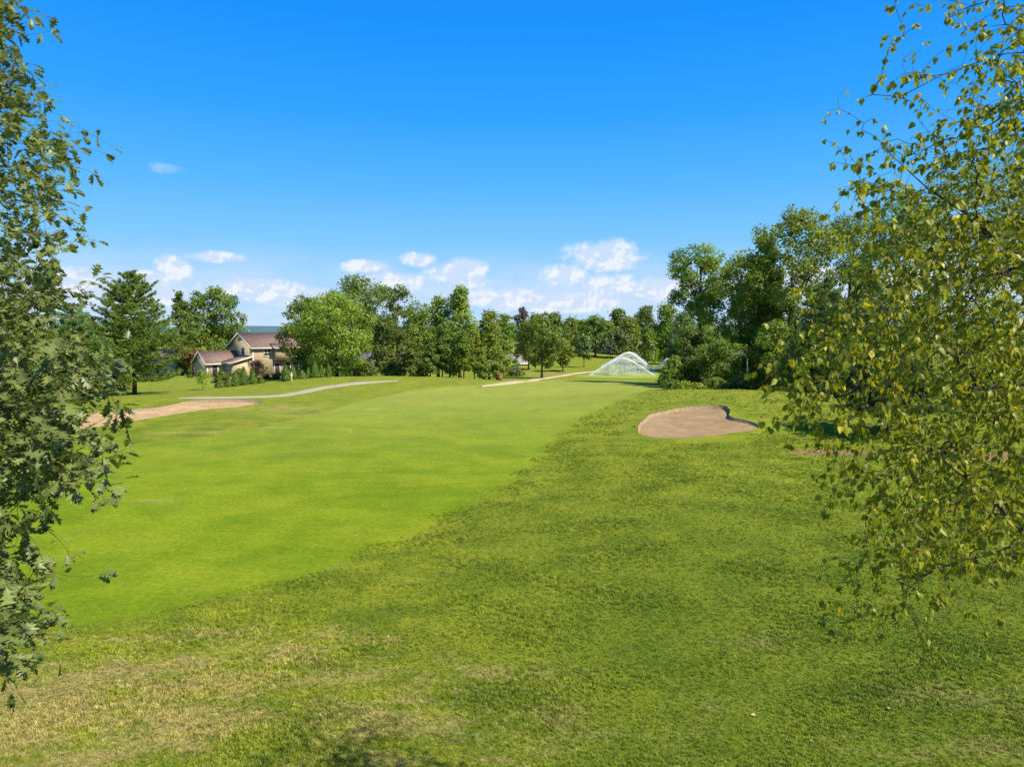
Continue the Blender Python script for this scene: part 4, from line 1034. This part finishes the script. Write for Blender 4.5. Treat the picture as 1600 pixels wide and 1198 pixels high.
def sample_env(g, n, env, depth, side, kids=5, sig=.17):
    """targets inside the visible outline; env: list of (py, px limit), side -1: px below the limit, +1: above"""
    ey = np.array([e[0] for e in env]); ex = np.array([e[1] for e in env]) + side * sig * 120; out = []
    while len(out) < n:
        py = g.uniform(ey[0], ey[-1]); lim = np.interp(py, ey, ex)
        if side < 0: px = lim - abs(g.uniform(0, 1)) * (lim + 90)
        else: px = lim + g.uniform(0, 1) * (1700 - lim)
        y0, w = depth(py); Y = y0 + g.uniform(-1, 1) * w
        p = P(px, py, Y); out.append(p)
        for _ in range(kids - 1): out.append(p + g.normal(0, 1, 3) * sig * [1, 1, .8])
    return out
def build_oak():
    g = np.random.default_rng(401)
    env = [(-200, 40), (0, 42), (30, 50), (60, 32), (110, 45), (150, 60), (180, 100), (230, 128), (262, 140), (285, 80), (305, 118), (335, 128), (370, 124), (400, 110), (428, 134), (445, 100),
           (500, 80), (530, 110), (560, 195), (600, 190), (640, 165), (670, 150), (700, 178), (725, 185), (742, 130), (765, 60), (800, 45), (850, 80), (870, 70), (890, 20), (940, 22), (975, 55), (995, 60), (1015, 30), (1050, 8), (1062, -10)]
    depth = lambda py: (np.interp(py, [-200, 0, 600, 1100], [9.5, 8.6, 6.2, 5.2]), 1.0)
    T = sample_env(g, 2000, env, depth, -1, 5, .22) + [q for q in sample_env(g, 2200, env, depth, -1, 6, .2) if 430 < project(q)[1] < 780]
    # the rest of the crown, outside the frame to the left and above
    nin = len(T)
    while len(T) < nin + 260:
        p = np.array([-8.6, 7.2, 8.2]) + unit(g, 1)[0] * np.array([3.9, 3.9, 5.2]) * g.uniform(.45, 1) ** .5
        q = project(p)
        if q[2] > .3 and q[0] > -60 and -100 < q[1] < 1300: continue
        if np.linalg.norm(p - np.array([0, 0, 7])) < 4: continue
        T.append(p)
    tr = [(-8.6, 7.2, -.2), (-8.62, 7.2, 1.2), (-8.55, 7.15, 3), (-8.6, 7.2, 5), (-8.5, 7.25, 7.2), (-8.45, 7.3, 9.4), (-8.5, 7.3, 11.6), (-8.5, 7.3, 12.8)]
    limb = [[(-8.55, 7.1, 4.6), (-7.3, 6.7, 5.2), *[tuple(P(*q)) for q in ((-80, 700, 6.3), (20, 690, 6.2), (110, 680, 6.2))]],
            [(-8.55, 7.15, 3.6), (-7.4, 6.5, 4.0), *[tuple(P(*q)) for q in ((-90, 1040, 5.5), (-10, 1015, 5.4), (50, 990, 5.4))]],
            [(-8.5, 7.2, 6.4), (-7.6, 6.9, 7.0), *[tuple(P(*q)) for q in ((-70, 480, 7.0), (20, 420, 7.0), (60, 350, 7.1))]],
            [(-8.5, 7.25, 7.8), (-8.0, 7.3, 8.8), *[tuple(P(*q)) for q in ((-90, 260, 7.9), (-10, 190, 8.0), (30, 80, 8.3))]],
            [(-8.55, 7.15, 5.2), (-7.6, 6.3, 5.8), *[tuple(P(*q)) for q in ((-60, 620, 5.7), (60, 590, 5.8), (140, 570, 5.9))]]]
    foreground_tree('oak', 'oak_tree', 'oak with lobed glossy leaves reaching in from the left edge, closest tree on the left', tr, limb, np.array(T), 402, OAK, BARKD, .135, 1.15, .25, .1, .22)
build_oak()
def build_birch():
    g = np.random.default_rng(411)
    env = [(-60, 1350), (0, 1345), (60, 1332), (120, 1318), (170, 1300), (230, 1292), (300, 1288), (335, 1300), (350, 1360), (380, 1400), (410, 1345), (450, 1300), (490, 1262), (520, 1235), (560, 1218), (600, 1206), (640, 1222),
           (670, 1262), (700, 1310), (720, 1275), (745, 1280), (780, 1330), (830, 1295), (870, 1300), (920, 1285), (960, 1262), (985, 1270), (1000, 1350), (1020, 1500), (1040, 1560)]
    depth = lambda py: (np.interp(py, [-150, 0, 250, 600, 1100], [6.6, 6.3, 5.9, 5.4, 5.4]), 1.0)
    T = []
    raw = sample_env(g, 5400, env, depth, 1, 7, .17); raw += [q for q in sample_env(g, 3200, env, depth, 1, 6, .2) if 340 < project(q)[1] < 720 or (project(q)[0] > 1400 and 215 + (1600 - project(q)[0]) * .55 < project(q)[1] < 900)]
    for p in raw:
        px, py, _ = project(p)
        # thin out: upper twigs against the sky and the hanging lower right are sparse
        k = 1.0
        if py < 330: k = np.interp(px - (1650 - py * .75), [-200, 60], [.22, .62])
        if 380 < py < 690: k = 1.0
        if py > 690: k = np.interp(py, [690, 800, 930, 1000], [.85, .72, .6, .4]); 
        if py > 890 and px > 1450: k = .2
        if 640 < py < 720 and px < 1400: k *= .6
        cell = (int(p[0] / .45), int(p[1] / .45), int(p[2] / .45)); hsh = (cell[0] * 73856093 ^ cell[1] * 19349663 ^ cell[2] * 83492791) % 1000 / 1000.
        if hsh * .7 + g.uniform() * .3 < k * .97: T.append(p)
    nin = len(T)
    while len(T) < nin + 500:
        p = np.array([7.9, 3.8, 6.4]) + unit(g, 1)[0] * np.array([3.2, 3.2, 3.6]) * g.uniform(.45, 1) ** .5
        q = project(p)
        if q[2] > .3 and q[0] < 1680 and -100 < q[1] < 1300: continue
        if np.linalg.norm(p - np.array([0, 0, 7])) < 4: continue
        T.append(p)
    tr = [(7.7, 4.7, -.2), (7.68, 4.7, 1.5), (7.6, 4.75, 3.2), (7.65, 4.8, 5), (7.5, 4.9, 7), (7.45, 5.0, 8.0), (7.4, 5.1, 8.9), (7.3, 5.2, 9.6)]
    pp = lambda *q: [tuple(P(*k)) for k in q]
    limb = [[(7.6, 4.8, 3.4), (6.2, 6.0, 4.3), *pp((1640, 835, 5.4), (1595, 848, 5.3), (1540, 868, 5.2), (1500, 875, 5.2), (1440, 900, 5.1), (1400, 905, 5.1))],
            [(7.6, 4.8, 4.8), (6.3, 6.1, 5.6), *pp((1640, 585, 5.6), (1590, 598, 5.5), (1530, 607, 5.4), (1440, 608, 5.3), (1360, 600, 5.2), (1300, 606, 5.1))],
            [(7.5, 4.9, 6.5), (6.4, 6.4, 7.4), *pp((1640, 410, 6.0), (1560, 425, 5.9), (1470, 455, 5.8), (1400, 440, 5.6))],
            [(7.45, 5.0, 8.0), (6.6, 6.6, 9.3), *pp((1650, 75, 7.0), (1600, 82, 6.9), (1570, 84, 6.8), (1520, 100, 6.7), (1470, 118, 6.6), (1410, 150, 6.5))],
            [(7.5, 4.95, 7.4), (6.5, 6.4, 8.4), *pp((1640, 110, 6.3), (1590, 130, 6.2), (1560, 165, 6.1), (1510, 198, 6.0))],
            [(7.55, 4.85, 5.8), (6.4, 6.2, 6.6), *pp((1620, 430, 5.7), (1520, 340, 5.7), (1450, 295, 5.8), (1390, 240, 5.9))],
            [(7.6, 4.8, 4.2), (6.4, 6.1, 4.8), *pp((1620, 830, 5.6), (1590, 825, 5.6), (1560, 790, 5.5), (1510, 740, 5.5), (1470, 700, 5.4))],
            [(6.0, 5.9, 4.4), *pp((1600, 850, 5.2), (1560, 875, 5.1), (1545, 905, 5.1), (1500, 925, 5.0), (1480, 960, 5.0))]]
    foreground_tree('birch', 'birch_tree', 'birch with small yellow green leaves on thin dark twigs reaching in from the right edge', tr, limb, np.array(T), 412, BIRCH, BARKD, .054, 1.45, .12, .5, .13)
build_birch()

def fallen_leaves():
    V0, Q0 = leaf_shape('birch'); mt = simple('dry_leaf', (.36, .29, .16), .7, .1); me = fast_mesh('fallen_leaf', V0 * .085, [Q0], mt); g = np.random.default_rng(8)
    for px, py in [(722, 1062), (769, 1054), (858, 1106), (1272, 1163), (770, 1090), (496, 1086), (1040, 1040), (1180, 1120), (930, 1150), (640, 1170), (350, 1128), (1390, 1110)]:
        q = G(px, py); o = link('fallen_leaf', me, None, (q[0], q[1], q[2] + .055)); o.rotation_euler = (g.normal(0, .3), g.normal(0, .3), g.uniform(0, 6))
        props(o, 'small pale fallen leaf lying on the near rough grass', 'leaf', 'fallen leaves scattered on the near rough')
fallen_leaves()

# ------------------------------------------------------------------ grass blades of the near rough
def build_grass():
    g = np.random.default_rng(501); BM = blade_mat()
    col = bpy.data.collections.new('grass_tufts')
    for v in range(4):
        nb = 16; V, Fq = [], []
        for b in range(nb):
            a = g.uniform(0, 6.283); r = g.uniform(0, .05); x, y = r * math.cos(a), r * math.sin(a)
            h = g.uniform(.028, .062); w = g.uniform(.0035, .006); la = g.uniform(0, 6.283); l = g.uniform(.2, .9) * h
            ox, oy = math.cos(la) * l, math.sin(la) * l; wx, wy = -math.sin(la) * w, math.cos(la) * w
            i = len(V)
            V += [(x - wx, y - wy, -.01), (x + wx, y + wy, -.01), (x + ox * .4 + wx * .8, y + oy * .4 + wy * .8, h * .6), (x + ox * .4 - wx * .8, y + oy * .4 - wy * .8, h * .6), (x + ox, y + oy, h)]
            Fq.append(i)
        Fq = np.array(Fq)
        me = fast_mesh('grass_tuft', np.array(V), [np.stack([Fq, Fq + 1, Fq + 2, Fq + 3], 1), np.stack([Fq + 3, Fq + 2, Fq + 4], 1)], BM)
        col.objects.link(bpy.data.objects.new('grass_tuft', me))
    pts, scl = [], []
    bands = [(a, a + 2, 330 * (12 / (a + 1)) ** 2.1 * (1 if a < 40 else max(0, 1 - (a - 40) / 30)), .9 + .022 * (a - 9)) for a in np.arange(9., 70., 2.)]
    for y0, y1, dens, sc in bands:
        X = .80 * y1 + 1; dens = min(dens, 330); n = int((y1 - y0) * 2 * X * dens)
        x = g.uniform(-X, X, n); y = g.uniform(y0, y1, n)
        edge = np.interp(y, RE[:, 1], RE[:, 0]); jig = .3 * np.sin(y * 1.7) + g.normal(0, .18, n)
        keep = (np.abs(x) < .80 * y + 1) & ((x > edge + jig) | (y < RE[0, 1]))
        for poly in (BUNK_R,):
            d, _, _ = sdist(poly, x[keep], y[keep]); kk = np.where(keep)[0]; keep[kk[d < .05]] = False
        x, y = x[keep], y[keep]
        pts.append(np.stack([x, y, H(x, y)], 1)); pat = .8 + .45 * np.sin(x * .9 + np.sin(y * .7) * 2) * np.sin(y * 1.1 + np.sin(x * .5)); scl.append(sc * g.uniform(.6, 1.3, len(x)) * np.clip(pat, .65, 1.2))
    Pn = np.vstack(pts); sc = np.concatenate(scl); print('tufts', len(Pn))
    me = bpy.data.meshes.new('grass'); me.vertices.add(len(Pn)); me.vertices.foreach_set('co', Pn.astype(np.float32).ravel())
    a = me.attributes.new('scl', 'FLOAT', 'POINT'); a.data.foreach_set('value', sc.astype(np.float32))
    rot = np.zeros((len(Pn), 3), np.float32); rot[:, 2] = g.uniform(0, 6.283, len(Pn)); rot[:, :2] = g.normal(0, .15, (len(Pn), 2))
    a = me.attributes.new('rot', 'FLOAT_VECTOR', 'POINT'); a.data.foreach_set('vector', rot.ravel())
    o = link('grass', me); props(o, 'short blades of the near rough, green with dry straw patches', 'grass', kind='stuff')
    ng = bpy.data.node_groups.new('grass_scatter', 'GeometryNodeTree')
    ng.interface.new_socket('Geometry', in_out='INPUT', socket_type='NodeSocketGeometry'); ng.interface.new_socket('Geometry', in_out='OUTPUT', socket_type='NodeSocketGeometry')
    N = NT(ng, False); gi = N.n('NodeGroupInput'); go = N.n('NodeGroupOutput')
    ci = N.n('GeometryNodeCollectionInfo'); ci.inputs['Collection'].default_value = col; ci.inputs['Separate Children'].default_value = True; ci.inputs['Reset Children'].default_value = True
    s = N.n('GeometryNodeInputNamedAttribute', data_type='FLOAT'); s.inputs['Name'].default_value = 'scl'
    r = N.n('GeometryNodeInputNamedAttribute', data_type='FLOAT_VECTOR'); r.inputs['Name'].default_value = 'rot'
    ip = N.n('GeometryNodeInstanceOnPoints'); ip.inputs['Pick Instance'].default_value = True
    L = ng.links.new; L(gi.outputs[0], ip.inputs['Points']); L(ci.outputs[0], ip.inputs['Instance'])
    L([q for q in s.outputs if q.enabled][0], ip.inputs['Scale']); L([q for q in r.outputs if q.enabled][0], ip.inputs['Rotation']); L(ip.outputs[0], go.inputs[0])
    md = o.modifiers.new('scatter', 'NODES'); md.node_group = ng
build_grass()
S.cycles.max_bounces = 6; S.cycles.transparent_max_bounces = 24
